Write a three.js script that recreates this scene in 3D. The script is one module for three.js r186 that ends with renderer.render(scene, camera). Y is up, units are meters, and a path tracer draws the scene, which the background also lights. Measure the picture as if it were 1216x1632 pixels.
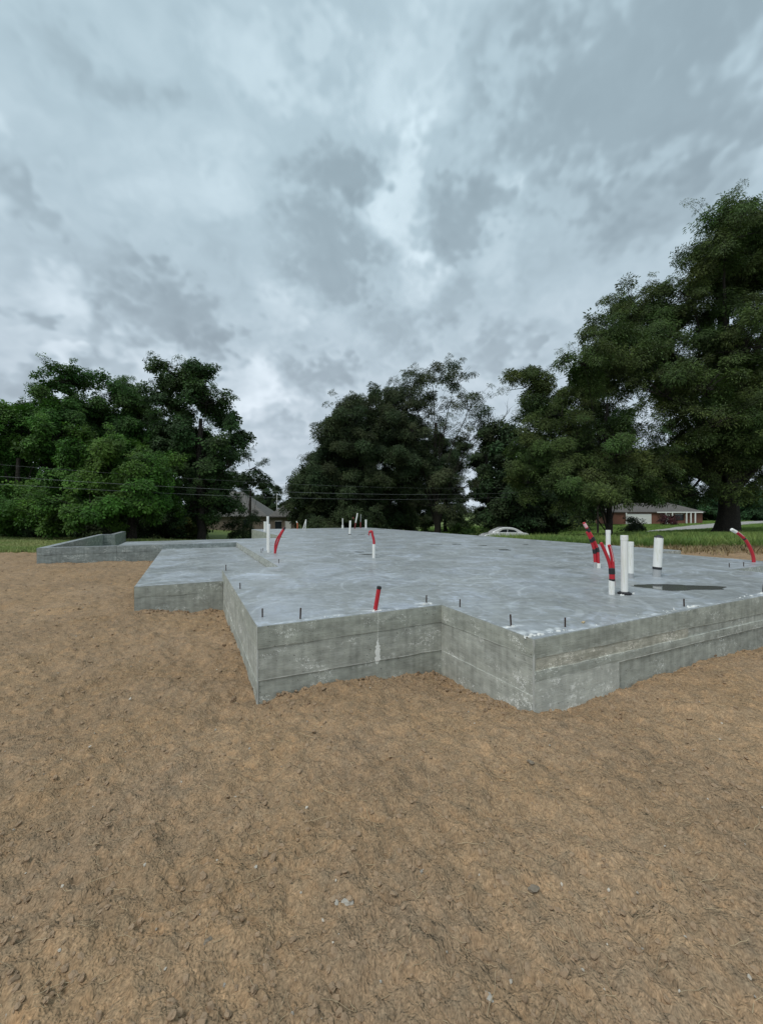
import * as THREE from 'three';
import { mergeGeometries } from 'three/addons/utils/BufferGeometryUtils.js';
import { createNoise2D, createNoise3D } from 'simplex-noise';

// ---------------------------------------------------------------- helpers
function rng(seed) { let a = seed >>> 0; return () => { a = (a + 0x6D2B79F5) | 0; let t = Math.imul(a ^ (a >>> 15), 1 | a); t = (t + Math.imul(t ^ (t >>> 7), 61 | t)) ^ t; return ((t ^ (t >>> 14)) >>> 0) / 4294967296; }; }
const N2 = createNoise2D(rng(11)), N3 = createNoise3D(rng(23));
const clamp = (x, a = 0, b = 1) => Math.min(b, Math.max(a, x));
const sstep = (a, b, x) => { const t = clamp((x - a) / (b - a)); return t * t * (3 - 2 * t); };
const mix = (a, b, t) => a + (b - a) * t;
function fbm2(x, y, o = 4) { let s = 0, a = 0.5, n = 0; for (let i = 0; i < o; i++) { s += a * N2(x, y); n += a; a *= 0.5; x = x * 2.03 + 17.3; y = y * 2.03 - 9.1; } return s / n; }
function fbm3(x, y, z, o = 4) { let s = 0, a = 0.5, n = 0; for (let i = 0; i < o; i++) { s += a * N3(x, y, z); n += a; a *= 0.52; x = x * 2.03 + 7.3; y = y * 2.03 - 3.1; z = z * 2.03 + 1.7; } return s / n; }

// ---------------------------------------------------------------- camera, sky, sun, exposure
const scene = new THREE.Scene();
const camera = new THREE.PerspectiveCamera(104.57, 762 / 1024, 0.05, 900);
camera.position.set(0, 1.55, 0);
camera.rotation.set(0.0063, 0, 0);

function makeSky() {
  const W = 3072, H = 1536, data = new Float32Array(W * H * 4);
  // soft cloud banks: azimuth, elevation, half width, half height (degrees), tone
  const banks = [[-6.2, 41.2, 5.4, 2.8, -0.5], [-7.9, 33.4, 6.3, 5.0, -0.38], [12.2, 36.3, 4.6, 2.6, -0.4], [10.1, 29.3, 3.1, 2.7, -0.2], [-27.5, 23.6, 7.3, 4.7, -0.42], [-33.5, 26.7, 4.1, 3.6, -0.15], [-9.7, 19.0, 5.8, 3.6, -0.4], [2.9, 25.4, 4.9, 3.0, -0.2], [-42.0, 20.1, 1.9, 1.1, -0.35], [-37.1, 20.1, 2.2, 2.2, -0.25], [-42.5, 14.4, 2.9, 1.6, -0.35], [-34.8, 16.7, 3.0, 1.4, -0.3], [-43.0, 31.6, 2.3, 2.4, -0.3], [-34.8, 42.7, 4.5, 2.4, -0.2], [31.9, 42.0, 13.1, 7.7, -0.45], [35.0, 32.5, 8.2, 3.7, -0.25], [13.5, 48.7, 8.6, 2.3, -0.15], [16.1, 21.6, 4.7, 3.0, -0.3], [-15.8, 12.1, 5.8, 1.5, -0.25], [-23.0, 20.8, 4.4, 2.9, -0.25], [4.7, 47.9, 5.4, 3.3, 0.3], [2.9, 38.4, 3.5, 6.2, 0.35], [17.8, 38.7, 3.3, 3.2, 0.35], [-16.6, 48.0, 5.7, 3.1, 0.22], [-23.8, 37.0, 7.5, 4.2, 0.12], [-41.0, 23.9, 3.0, 2.3, 0.25], [-16.6, 16.9, 3.6, 4.8, 0.35], [16.9, 32.5, 4.3, 3.7, 0.15], [-38.8, 16.8, 2.2, 1.2, 0.3], [-14.1, 28.3, 3.0, 4.1, 0.2], [3.8, 31.0, 3.9, 2.7, 0.2]];
  const r = rng(77);
  for (let k = 0; k < 150; k++) {              // the same kind of clouds all round
    const az = 50 + r() * 260, el = 8 + 75 * Math.pow(r(), 1.2), w = 3 + r() * 7;
    banks.push([az > 180 ? az - 360 : az, el, w, w * (0.4 + r() * 0.3), r() < 0.6 ? -0.2 - 0.3 * r() : 0.15 + 0.2 * r()]);
  }
  const B = banks.map(([az, el, w, h, a]) => { const A = az * Math.PI / 180, E = el * Math.PI / 180; return { d: [Math.sin(A) * Math.cos(E), Math.sin(E), -Math.cos(A) * Math.cos(E)], rt: [Math.cos(A), 0, Math.sin(A)], up: [-Math.sin(A) * Math.sin(E), Math.cos(E), Math.cos(A) * Math.sin(E)], w: w * Math.PI / 180, h: h * Math.PI / 180, a, lim: Math.cos(Math.min(1.2, 3.2 * Math.max(w, h) * Math.PI / 180)) }; });
  const dark = [0.208, 0.262, 0.306], mid = [0.365, 0.452, 0.515], lite = [0.585, 0.680, 0.750];
  for (let j = H / 2 - 4; j < H; j++) {
    const el = ((j + 0.5) / H - 0.5) * Math.PI, y = Math.sin(el), ce = Math.cos(el);
    for (let i = 0; i < W; i++) {
      const ph = ((i + 0.5) / W - 0.5) * 2 * Math.PI, x = Math.cos(ph) * ce, z = Math.sin(ph) * ce;
      const yy = Math.max(y, 0) + 0.16, px = x / yy, pz = z / yy;
      // turbulent warp of the direction, so that the banks get ragged rims
      const w1 = N3(x * 5, y * 7, z * 5), w2 = N3(x * 5 + 9, y * 7, z * 5 - 4), w3 = N3(x * 14 + 3, y * 19, z * 14), w4 = N3(x * 14 - 8, y * 19 + 5, z * 14), w5 = N3(x * 38, y * 48, z * 38), w6 = N3(x * 38 + 30, y * 48, z * 38);
      const dx = x + 0.034 * w1 + 0.018 * w3 + 0.009 * w5, dy = y + 0.024 * w2 + 0.015 * w4 + 0.008 * w6, dz = z + 0.034 * w2 - 0.018 * w4;
      const n = Math.hypot(dx, dy, dz);
      const billow = 1 - 2 * Math.abs(N3(x * 8 + w3 * 0.25, y * 10, z * 8 + 5)), curl = 1 - 2 * Math.abs(N3(x * 21 + w5 * 0.2, y * 26, z * 21));
      const rag = 0.34 * w3 + 0.20 * w5 + 0.12 * billow + 0.08 * curl + 0.05 * N3(x * 70, y * 90, z * 70);
      let t = 0.53;
      for (const b of B) {
        const c = (dx * b.d[0] + dy * b.d[1] + dz * b.d[2]) / n;
        if (c < b.lim) continue;
        const a = (dx * b.rt[0] + dz * b.rt[2]) / b.w, e = (dx * b.up[0] + dy * b.up[1] + dz * b.up[2]) / b.h, q = a * a + e * e;
        t += 0.95 * b.a * (1 - sstep(0.36, 1.42, Math.sqrt(q) + rag));
      }
      const broad = fbm3(px * 0.55, 3.3, pz * 0.55, 3), fine = fbm3(px * 1.7 + w1 * 0.3, 8.1, pz * 1.7 + w2 * 0.3, 5), veil = fbm3(x * 9 + w3 * 0.4, y * 12, z * 9, 4);
      t += 0.10 * broad + 0.13 * fine + 0.07 * veil + (0.02 + 0.05 * (1 - sstep(0.25, 0.6, y))) * billow + 0.03 * (1 - sstep(0.25, 0.6, y)) * curl + 0.008 * curl;
      t += 0.06 * (1 - sstep(0.0, 0.22, y));
      t = t < 0.3 ? 0.3 * Math.exp((t - 0.3) / 0.42) : Math.min(t, 1.05);
      const o = (j * W + i) * 4;
      const warm = [mix(1.05, 0.96, sstep(0.1, 0.75, y)), mix(1.0, 1.005, sstep(0.1, 0.75, y)), 1.0];      // milky low down, clearer air overhead
      for (let k = 0; k < 3; k++) data[o + k] = warm[k] * (t < 0.5 ? mix(dark[k], mid[k], t * 2) : mix(mid[k], lite[k], t * 2 - 1));
      data[o + 3] = 1;
    }
  }
  const top = (H / 2) * W * 4;
  for (let j = 0; j < H / 2 - 4; j++) for (let i = 0; i < W; i++) { const o = (j * W + i) * 4, q = top + i * 4; for (let k = 0; k < 4; k++) data[o + k] = data[q + k]; }
  const t = new THREE.DataTexture(data, W, H, THREE.RGBAFormat, THREE.FloatType);
  t.mapping = THREE.EquirectangularReflectionMapping; t.magFilter = t.minFilter = THREE.LinearFilter; t.colorSpace = THREE.LinearSRGBColorSpace; t.needsUpdate = true;
  return t;
}
const sky = makeSky();
scene.background = sky; scene.environment = sky;

const sun = new THREE.DirectionalLight(new THREE.Color(1, 0.985, 0.96), 1.5);
sun.position.set(-22, 55, 20); sun.target.position.set(0, 0, -8);
sun.castShadow = true; sun.shadow.radius = 45; sun.shadow.mapSize.set(2048, 2048);
Object.assign(sun.shadow.camera, { left: -70, right: 70, top: 70, bottom: -70, near: 1, far: 200 });
scene.add(sun, sun.target);
const renderer = new THREE.WebGLRenderer({ antialias: true });
renderer.setSize(762, 1024);
renderer.toneMapping = THREE.LinearToneMapping;
renderer.toneMappingExposure = 1.28;
renderer.shadowMap.enabled = true;

// ---------------------------------------------------------------- names, tags, small builders
const taken = new Map();
const numbered = (n) => { const k = taken.get(n) || 0; taken.set(n, k + 1); return k ? `${n}_${String(k).padStart(3, '0')}` : n; };
function tag(o, label, category, group, kind) { if (label) o.userData.label = label; if (category) o.userData.category = category; if (group) o.userData.group = group; if (kind) o.userData.kind = kind; return o; }
function lit(o) { o.castShadow = o.receiveShadow = true; return o; }
function part(name, geo, mat, parent) { const m = lit(new THREE.Mesh(geo, mat)); m.name = name; parent.add(m); return m; }
function thing(name, label, category, pos = [0, 0, 0], turn = 0, group) { const g = new THREE.Group(); g.name = numbered(name); g.position.set(...pos); g.rotation.y = turn; tag(g, label, category, group); scene.add(g); return g; }
function single(name, geo, mat, label, category, group, kind) { const m = lit(new THREE.Mesh(geo, mat)); m.name = numbered(name); tag(m, label, category, group, kind); scene.add(m); return m; }
const lin = (r, g, b) => new THREE.Color().setRGB(r, g, b);
const std = (c, rough = 0.85, o = {}) => new THREE.MeshStandardMaterial({ color: c, roughness: rough, ...o });
function box(w, h, d, x = 0, y = 0, z = 0) { const g = new THREE.BoxGeometry(w, h, d); g.translate(x, y, z); return g; }
function tex(w, h, fn, srgb = true) {
  const d = new Uint8Array(w * h * 4); let o = 0;
  for (let j = 0; j < h; j++) for (let i = 0; i < w; i++) { const c = fn(i, j); d[o++] = clamp(c[0], 0, 255); d[o++] = clamp(c[1], 0, 255); d[o++] = clamp(c[2], 0, 255); d[o++] = 255; }
  const t = new THREE.DataTexture(d, w, h, THREE.RGBAFormat); t.magFilter = THREE.LinearFilter; t.minFilter = THREE.LinearMipmapLinearFilter; t.generateMipmaps = true;
  t.wrapS = t.wrapT = THREE.RepeatWrapping; if (srgb) t.colorSpace = THREE.SRGBColorSpace; t.needsUpdate = true; return t;
}
// tileable noise through a torus-like blend
function tileNoise(u, v, f, o = 4) {
  const x = u * f, y = v * f;
  const a = fbm2(x, y, o), b = fbm2(x - f, y, o), c = fbm2(x, y - f, o), d = fbm2(x - f, y - f, o);
  return (a * (1 - u) * (1 - v) + b * u * (1 - v) + c * (1 - u) * v + d * u * v) / Math.sqrt(((1 - u) ** 2 + u ** 2) * ((1 - v) ** 2 + v ** 2));
}

// ---------------------------------------------------------------- terrain
const TURN = 26.012 * Math.PI / 180, CU = Math.cos(TURN), SU = Math.sin(TURN), CX = 1.161, CZ = -3.028;
const site = (u, v) => [CX + CU * u - SU * v, CZ - SU * u - CU * v];        // plan of the house (u along the front, v to the back) to world x, z
const plan = (x, z) => { const a = x - CX, b = z - CZ; return [CU * a - SU * b, -SU * a - CU * b]; };
function land(x, z) {
  const d = -z, r = Math.max(0, x);
  let h = -1.8 * sstep(20 + 0.5 * r, 40 + 0.5 * r, d) * Math.exp(-((x / (x > 0 ? 45 : 22)) ** 2));
  h += 0.012 * Math.max(0, d - 95) * sstep(40, 90, Math.abs(x + 10) + 20);
  return h + 0.05 * fbm2(x * 0.12, z * 0.12, 2) * sstep(14, 24, Math.hypot(x, z));
}
// heaps and hollows of the graded soil round the foundation: x, z, height, radius
const heaps = [[0.75, -4.1, -0.14, 0.75], [-1.05, -3.2, -0.06, 0.6], [1.2, -2.95, 0.03, 0.5], [-2.5, -6.2, -0.07, 1.0], [-3.75, -5.8, 0.07, 0.9], [-9.7, -10.8, 0.09, 1.8], [-7.5, -11.2, 0.10, 2.0], [-5.2, -8.8, 0.04, 1.6], [-2.4, -4.2, -0.03, 0.8], [-4.4, -4.4, 0.08, 1.0], [3.2, -3.6, 0.03, 0.8], [-13, -13, 0.06, 3], [10, -9.5, 0.08, 2.5], [14, -14, 0.12, 3.5]];
function soilBase(x, z) {
  let h = land(x, z) + 0.012;
  for (const [a, b, k, s] of heaps) { const q = ((x - a) ** 2 + (z - b) ** 2) / (s * s); if (q < 9) h += k * Math.exp(-q); }
  return h + (x < 1.5 || z > -2.4 ? ruts(x, z) : 0) + 0.035 * fbm2(x * 0.55, z * 0.55, 3) * sstep(0.5, 3, Math.hypot(x, z));
}
function ruts(x, z) {
  let h = 0; const wob = 0.25 * N2(x * 0.35, z * 0.35 + 4), worn = 0.45 + 0.55 * N2(x * 0.6 + 9, z * 0.6);
  for (const [nx, nz, c] of [[0.20, 0.98, -5.55], [0.20, 0.98, -6.9], [-0.42, 0.91, -2.2], [-0.42, 0.91, -3.4]]) { const d = x * nx + z * nz - c + wob, q = Math.abs(d); if (q < 0.5) h += Math.max(0, worn) * (0.022 * Math.exp(-(((q - 0.2) / 0.09) ** 2)) - 0.026 * Math.exp(-((q / 0.13) ** 2))); }
  return h;
}
function soilEdge(x, z) {                      // > 0 where soil, < 0 where the lawn starts
  const d = -z, rim = x < 0 ? 15.6 : mix(17.5, 15.6, sstep(7, 22, x));
  return rim - d + 0.9 * fbm2(x * 0.35, z * 0.35, 3) + 0.35 * N2(x * 1.7, z * 1.7);
}
const soft = (n) => Math.sqrt(n * n + 0.03);
function soilDetail(x, z, far) {
  const w = 0.05 * N2(x * 3.1, z * 3.1), w2 = 0.05 * N2(x * 3.1 + 40, z * 3.1);
  const X = x + w, Z = z + w2;
  const patch = 0.55 + 0.45 * fbm2(x * 0.8 + 5, z * 0.8, 2);
  let h = 0.030 * fbm2(X * 2.4, Z * 2.4, 2);
  h += 0.018 * (Math.abs(N2(X * 4.6, Z * 6.8)) - 0.3) * (0.5 + 0.7 * patch);       // lumps with creases between them
  h += 0.016 * (soft(N2(X * 10 + 3, Z * 14)) - 0.3) * (0.4 + patch);
  h += 0.013 * (soft(N2(X * 23, Z * 29 + 8)) - 0.3);
  if (far < 7) h += 0.010 * (soft(N2(X * 47, Z * 55)) - 0.3) + 0.006 * N2(X * 95, Z * 95);
  const pit = N2(X * 4.1 - 20, Z * 4.1 + 20); if (pit > 0.62) h -= 0.045 * (pit - 0.62);
  return h;
}
const soilY = (x, z) => soilBase(x, z) + soilDetail(x, z, Math.hypot(x, z)) + Math.min(0, soilEdge(x, z)) * 0.16;

const soilCol = tex(1024, 1024, (i, j) => {
  const u = i / 1024, v = j / 1024, a = tileNoise(u, v, 14, 4), b = tileNoise(u, v, 90, 3), c = tileNoise(u, v, 240, 2);
  const k = 1 + 0.10 * a + 0.15 * b + 0.16 * c, warm = 0.02 * a - 0.02 * tileNoise(v, u, 30, 2);
  return [163 * k * (1 + warm), 137 * k, 108 * k * (1 - warm)];
});
const soilBump = tex(1024, 1024, (i, j) => {
  const u = i / 1024, v = j / 1024, b = soft(tileNoise(u, v, 75, 3)) - 0.3, c = tileNoise(u, v, 160, 2), d = tileNoise(u, v, 300, 2);
  const k = 115 + 95 * b + 50 * c + 45 * d; return [k, k, k];
}, false);
{
  const nx = 1080, nz = 640, pos = new Float32Array((nx + 1) * (nz + 1) * 3), col = new Float32Array((nx + 1) * (nz + 1) * 3), uv = new Float32Array((nx + 1) * (nz + 1) * 2), idx = [];
  const T = Math.asinh(30 / 2.5), T2 = Math.asinh(20.4 / 2.6), T0 = Math.asinh(-2.2 / 2.6);
  let o = 0, q = 0;
  for (let j = 0; j <= nz; j++) {
    const d = 0.9 + 2.6 * Math.sinh(mix(T0, T2, j / nz));
    for (let i = 0; i <= nx; i++) {
      const x = 2.5 * Math.sinh(mix(-T, T, i / nx)), z = -d;
      const tone = fbm2(x * 0.45 + 3, z * 0.45, 4), red = fbm2(x * 0.7 - 30, z * 0.7 + 7, 3), speck = N2(x * 9, z * 9);
      const k = 1 + 0.19 * tone + 0.07 * speck;
      pos[o] = x; pos[o + 1] = soilY(x, z); pos[o + 2] = z;
      col[o] = 0.82 * k * (1 + 0.03 * red); col[o + 1] = 0.82 * k; col[o + 2] = 0.82 * k * (1 - 0.06 * red);
      uv[q++] = x / 2.6; uv[q++] = z / 2.6; o += 3;
    }
  }
  for (let j = 0; j < nz; j++) for (let i = 0; i < nx; i++) { const a = j * (nx + 1) + i; idx.push(a, a + 1, a + nx + 1, a + 1, a + nx + 2, a + nx + 1); }
  const g = new THREE.BufferGeometry();
  g.setAttribute('position', new THREE.BufferAttribute(pos, 3)); g.setAttribute('color', new THREE.BufferAttribute(col, 3)); g.setAttribute('uv', new THREE.BufferAttribute(uv, 2)); g.setIndex(idx); g.computeVertexNormals();
  const m = std(0xffffff, 0.97, { map: soilCol, bumpMap: soilBump, bumpScale: 0.018, vertexColors: true });
  m.specularIntensity = 0.3;
  single('graded_soil', g, m, null, null, null, 'structure');
}
const lawnCol = tex(512, 512, (i, j) => { const u = i / 512, v = j / 512, a = tileNoise(u, v, 8, 4), b = tileNoise(u, v, 120, 3), k = 1 + 0.2 * a + 0.35 * b; return [98 * k * (1 + 0.15 * a), 114 * k, 54 * k]; });
{
  const nx = 220, nz = 220, g = new THREE.BufferGeometry(), pos = [], uv = [], idx = [];
  for (let j = 0; j <= nz; j++) { const t = j / nz, z = 30 - 430 * Math.pow(t, 1.9); for (let i = 0; i <= nx; i++) { const s = i / nx * 2 - 1, x = 420 * Math.sign(s) * Math.pow(Math.abs(s), 1.9); pos.push(x, land(x, z) - 0.02, z); uv.push(x / 3, z / 3); } }
  for (let j = 0; j < nz; j++) for (let i = 0; i < nx; i++) { const a = j * (nx + 1) + i; idx.push(a, a + 1, a + nx + 1, a + 1, a + nx + 2, a + nx + 1); }
  // keep the coarse sheet well below the fine soil sheet
  for (let k = 0; k < pos.length; k += 3) if (soilEdge(pos[k], pos[k + 2]) > 1.5 && Math.abs(pos[k]) < 26 && pos[k + 2] < 0.6) pos[k + 1] -= 0.4;
  g.setAttribute('position', new THREE.Float32BufferAttribute(pos, 3)); g.setAttribute('uv', new THREE.Float32BufferAttribute(uv, 2)); g.setIndex(idx); g.computeVertexNormals();
  single('lawn', g, std(0xffffff, 1, { map: lawnCol }), null, null, null, 'structure');
}
// lane climbing to the right behind the oak
{
  const c = new THREE.CatmullRomCurve3([[30, 0, -46.5], [40, 0, -54], [54, 0, -65], [75, 0, -80], [100, 0, -95], [150, 0, -118]].map((p) => new THREE.Vector3(...p)));
  const pos = [], uv = [], idx = [], n = 90, m = 6;
  for (let i = 0; i <= n; i++) {
    const p = c.getPointAt(i / n), t = c.getTangentAt(i / n), w = mix(1.2, 3.0, sstep(0, 0.12, i / n));
    for (let k = 0; k <= m; k++) { const s = (k / m * 2 - 1) * w, x = p.x - t.z * s, z = p.z + t.x * s; pos.push(x, land(x, z) + 0.12, z); uv.push(s / 4, i / n * 30); }
  }
  for (let i = 0; i < n; i++) for (let k = 0; k < m; k++) { const a = i * (m + 1) + k; idx.push(a, a + m + 1, a + 1, a + 1, a + m + 1, a + m + 2); }
  const g = new THREE.BufferGeometry(); g.setAttribute('position', new THREE.Float32BufferAttribute(pos, 3)); g.setAttribute('uv', new THREE.Float32BufferAttribute(uv, 2)); g.setIndex(idx); g.computeVertexNormals();
  const t = tex(256, 256, (i, j) => { const k = 1 + 0.12 * tileNoise(i / 256, j / 256, 40, 3) + 0.08 * tileNoise(i / 256, j / 256, 6, 2); return [150 * k, 147 * k, 142 * k]; });
  single('lane', g, std(0xffffff, 0.95, { map: t }), null, null, null, 'structure');
}

// ---------------------------------------------------------------- concrete
const TOP = 0.6;
const slabPlan = [[0, 0], [6.07, 0], [6.07, 1.3], [8.15, 1.3], [8.15, 3.75], [9.35, 3.75], [9.35, 24.3], [1.3, 24.3], [1.3, 14.1], [-4.3, 14.1], [-4.3, 12.1], [-0.88, 12.1], [-0.88, 5.1], [-1.84, 5.1], [-1.84, 1.27], [0.03, 1.27]];
function inset(poly, d) {
  const n = poly.length, out = [];
  for (let i = 0; i < n; i++) {
    const p = poly[(i + n - 1) % n], c = poly[i], q = poly[(i + 1) % n];
    const a = [c[0] - p[0], c[1] - p[1]], b = [q[0] - c[0], q[1] - c[1]], la = Math.hypot(...a), lb = Math.hypot(...b);
    const na = [-a[1] / la, a[0] / la], nb = [-b[1] / lb, b[0] / lb], k = d / (1 + na[0] * nb[0] + na[1] * nb[1]);
    out.push([c[0] + (na[0] + nb[0]) * k, c[1] + (na[1] + nb[1]) * k]);
  }
  return out;
}
function plate(poly, y0, y1) {
  const s = new THREE.Shape(poly.map((p) => new THREE.Vector2(p[0], p[1])));
  const g = new THREE.ExtrudeGeometry(s, { depth: y1 - y0, bevelEnabled: false }); g.rotateX(-Math.PI / 2); g.translate(0, y0, 0); return g;
}
const SX = 16, SV = 26;
const R = rng(5);
// trowel sweeps, splashes and film of cement laitance on the deck; film's blue tint paints in reflected sky
function deckTexture() {
  const W = 2048, H = 2048, cv = document.createElement('canvas'); cv.width = W; cv.height = H;
  const cx = cv.getContext('2d'), im = cx.createImageData(W, H), d = im.data;
  for (let j = 0; j < H; j++) for (let i = 0; i < W; i++) {
    const u = i / W * SX - 6, v = (1 - j / H) * SV, wu = u + 0.35 * N2(u * 0.9, v * 0.9), wv = v + 0.35 * N2(u * 0.9 + 9, v * 0.9);
    const a = fbm2(wu * 0.35, wv * 0.35, 3), b = fbm2(wu * 1.1 + 4, wv * 1.1, 4), c = fbm2(u * 6, v * 6, 3), f = N2(u * 30, v * 30);
    const film = 0.42 * sstep(-0.2, 0.6, fbm2(wu * 0.8 + 31, wv * 0.6 - 7, 5)) + 0.5 * sstep(0.0, 0.7, fbm2(wu * 3.4 + 3 * c * 0.2, wv * 2.0, 5) + 0.25 * a);
    const damp = sstep(0.2, 0.6, fbm2(wu * 0.6 - 50, wv * 0.6 + 3, 4));
    const k = 1 + 0.045 * a + 0.06 * b + 0.08 * c + 0.035 * f - 0.06 * damp;
    const o = (j * W + i) * 4;
    d[o] = clamp(mix(140, 174, film) * k, 0, 255); d[o + 1] = clamp(mix(143, 181, film) * k, 0, 255); d[o + 2] = clamp(mix(142, 192, film) * k, 0, 255); d[o + 3] = 255;
  }
  cx.putImageData(im, 0, 0);
  const X = (u) => (u + 6) / SX * W, Y = (v) => (1 - v / SV) * H;
  cx.lineCap = 'round';
  for (let k = 0; k < 9000; k++) {
    const u = -2 + R() * 11.5, v = R() * 24, r = 0.25 + R() * 0.9, a0 = R() * 6.28, a1 = a0 + 0.3 + R() * 0.9, wh = R() < 0.62;
    cx.strokeStyle = wh ? `rgba(214,220,224,${0.05 + 0.20 * R()})` : `rgba(86,90,92,${0.03 + 0.08 * R()})`;
    cx.lineWidth = 1 + R() * (R() < 0.2 ? 7 : 2.2);
    cx.beginPath(); cx.ellipse(X(u), Y(v), r * W / SX, r * H / SV, 0, a0, a1); cx.stroke();
  }
  const splash = (u, v, s, al) => { cx.fillStyle = `rgba(228,231,232,${al})`; cx.beginPath(); for (let q = 0; q < 9; q++) { const an = q / 9 * 6.283, rr = s * (0.5 + R() * 0.8); cx.lineTo(X(u + Math.cos(an) * rr * 1.6), Y(v + Math.sin(an) * rr)); } cx.fill(); };
  for (let k = 0; k < 900; k++) splash(-1.8 + R() * 10.5, R() * 18, 0.006 + 0.02 * R() * R(), 0.25 + 0.5 * R());
  const edge = (p, q, n, wd) => { for (let k = 0; k < n; k++) { const t = R(), o = Math.pow(R(), 2.2) * wd; splash(mix(p[0], q[0], t) + (q[1] - p[1] ? Math.sign(q[1] - p[1]) * -o : 0), mix(p[1], q[1], t) + (q[0] - p[0] ? o : 0), 0.006 + 0.02 * R() * R(), 0.2 + 0.5 * R()); } };
  edge([0, 0.01], [6.07, 0.01], 150, 0.06); edge([-1.84, 1.28], [0, 1.28], 34, 0.05); edge([0.02, 1.2], [0.02, 0], 22, 0.07);
  for (const [u, v, s] of [[0.05, 0.12, 0.12], [0.1, 0.3, 0.08], [-0.72, 1.34, 0.07], [-0.1, 1.4, 0.07], [2.3, 0.05, 0.07], [1.6, 0.03, 0.04], [3.9, 0.05, 0.08], [0.35, 0.1, 0.06], [-1.1, 1.33, 0.04]]) for (let q = 0; q < 12; q++) splash(u + (R() - 0.5) * s * 3, v + Math.abs(R() - 0.3) * s, s * 0.3, 0.35);
  const t = new THREE.CanvasTexture(cv); t.colorSpace = THREE.SRGBColorSpace; t.wrapS = t.wrapT = THREE.RepeatWrapping; t.repeat.set(1 / SX, 1 / SV); t.offset.set(6 / SX, 0);
  return t;
}
const deckRough = tex(1024, 1024, (i, j) => { const u = i / 1024 * SX, v = j / 1024 * SV, k = 114 + 44 * fbm2(u * 1.2 + 60 + 0.4 * N2(u * 2, v * 2), v * 1.1, 5) + 22 * fbm2(u * 5, v * 6, 3); return [k, k, k]; }, false);
const deckBump = tex(1024, 1024, (i, j) => { const u = i / 1024 * SX, v = j / 1024 * SV, k = 128 + 70 * fbm2(u * 1.6, v * 1.6, 3) + 30 * fbm2(u * 9, v * 9, 2); return [k, k, k]; }, false);
for (const t of [deckRough, deckBump]) { t.repeat.set(1 / SX, 1 / SV); t.offset.set(6 / SX, 0); }
const deckMat = std(0xffffff, 1, { map: deckTexture(), roughnessMap: deckRough, bumpMap: deckBump, bumpScale: 0.006 });

// cast faces: colour and relief of a formed face; s along it, t metres below its top
function castTexture(L, seed, extra = () => null, base = [160, 162, 153], joints = []) {
  const W = Math.min(2048, Math.ceil(L * 340)), H = 300, D = 0.9, r = seed * 13.7;
  const draw = (relief) => (i, j) => {
    const s = i / W * L, t = (1 - j / H) * D;
    const a = fbm2(s * 1.3 + r, t * 3, 4), b = fbm2(s * 6 - r, t * 9 + r, 4), grain = N2(s * 2.4 + r, t * 90) * 0.6 + N2(s * 7 + r, t * 210) * 0.4, f = N2(s * 130, t * 130 + r);
    const drip = fbm2(s * 11 + r, t * 1.1, 3);
    const holes = N2(s * 34 + r, t * 34) > 0.86 && N2(s * 2.2, t * 3 + r) > -0.1 ? 1 : 0;
    const rash = fbm2(s * 1.6 + r * 2, t * 3.2, 3), speck = 0.6 * fbm2(s * 15 + r, t * 19, 4) + 0.55 * N2(s * 71 + r, t * 77);
    let white = 0.9 * sstep(0.34, 0.62, speck + 0.6 * (rash - 0.2)) * sstep(0.0, 0.4, rash) + 0.16 * sstep(0.15, 0.6, fbm2(s * 3.3 - r, t * 7, 4));
    const e = extra(s, t, r); if (e) white = Math.max(white, e);
    for (const [j0, j1, a] of joints) { const q = Math.abs(t - mix(j0, j1, s / L) - 0.004 * N2(s * 2.3 + j0 * 31 * 7, j0 * 31) + 0.002); if (q < 0.006) white = Math.max(white, a * (0.35 + 0.65 * sstep(-0.3, 0.5, fbm2(s * 4 + r, j0 * 9, 3))) * (1 - q / 0.006)); }
    if (relief) { const k = 128 + 34 * b + 22 * grain + 14 * f - 80 * holes + 30 * white; return [k, k, k]; }
    const k = (1 + 0.11 * a + 0.10 * b + 0.05 * grain + 0.05 * f + 0.09 * drip) * (holes ? 0.55 : 1);
    return [mix(base[0] * k, 240, white * 0.95), mix(base[1] * k, 241, white * 0.95), mix(base[2] * k, 236, white * 0.95)];
  };
  return [tex(W, H, draw(false)), tex(W, H, draw(true), false), D];
}
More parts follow.
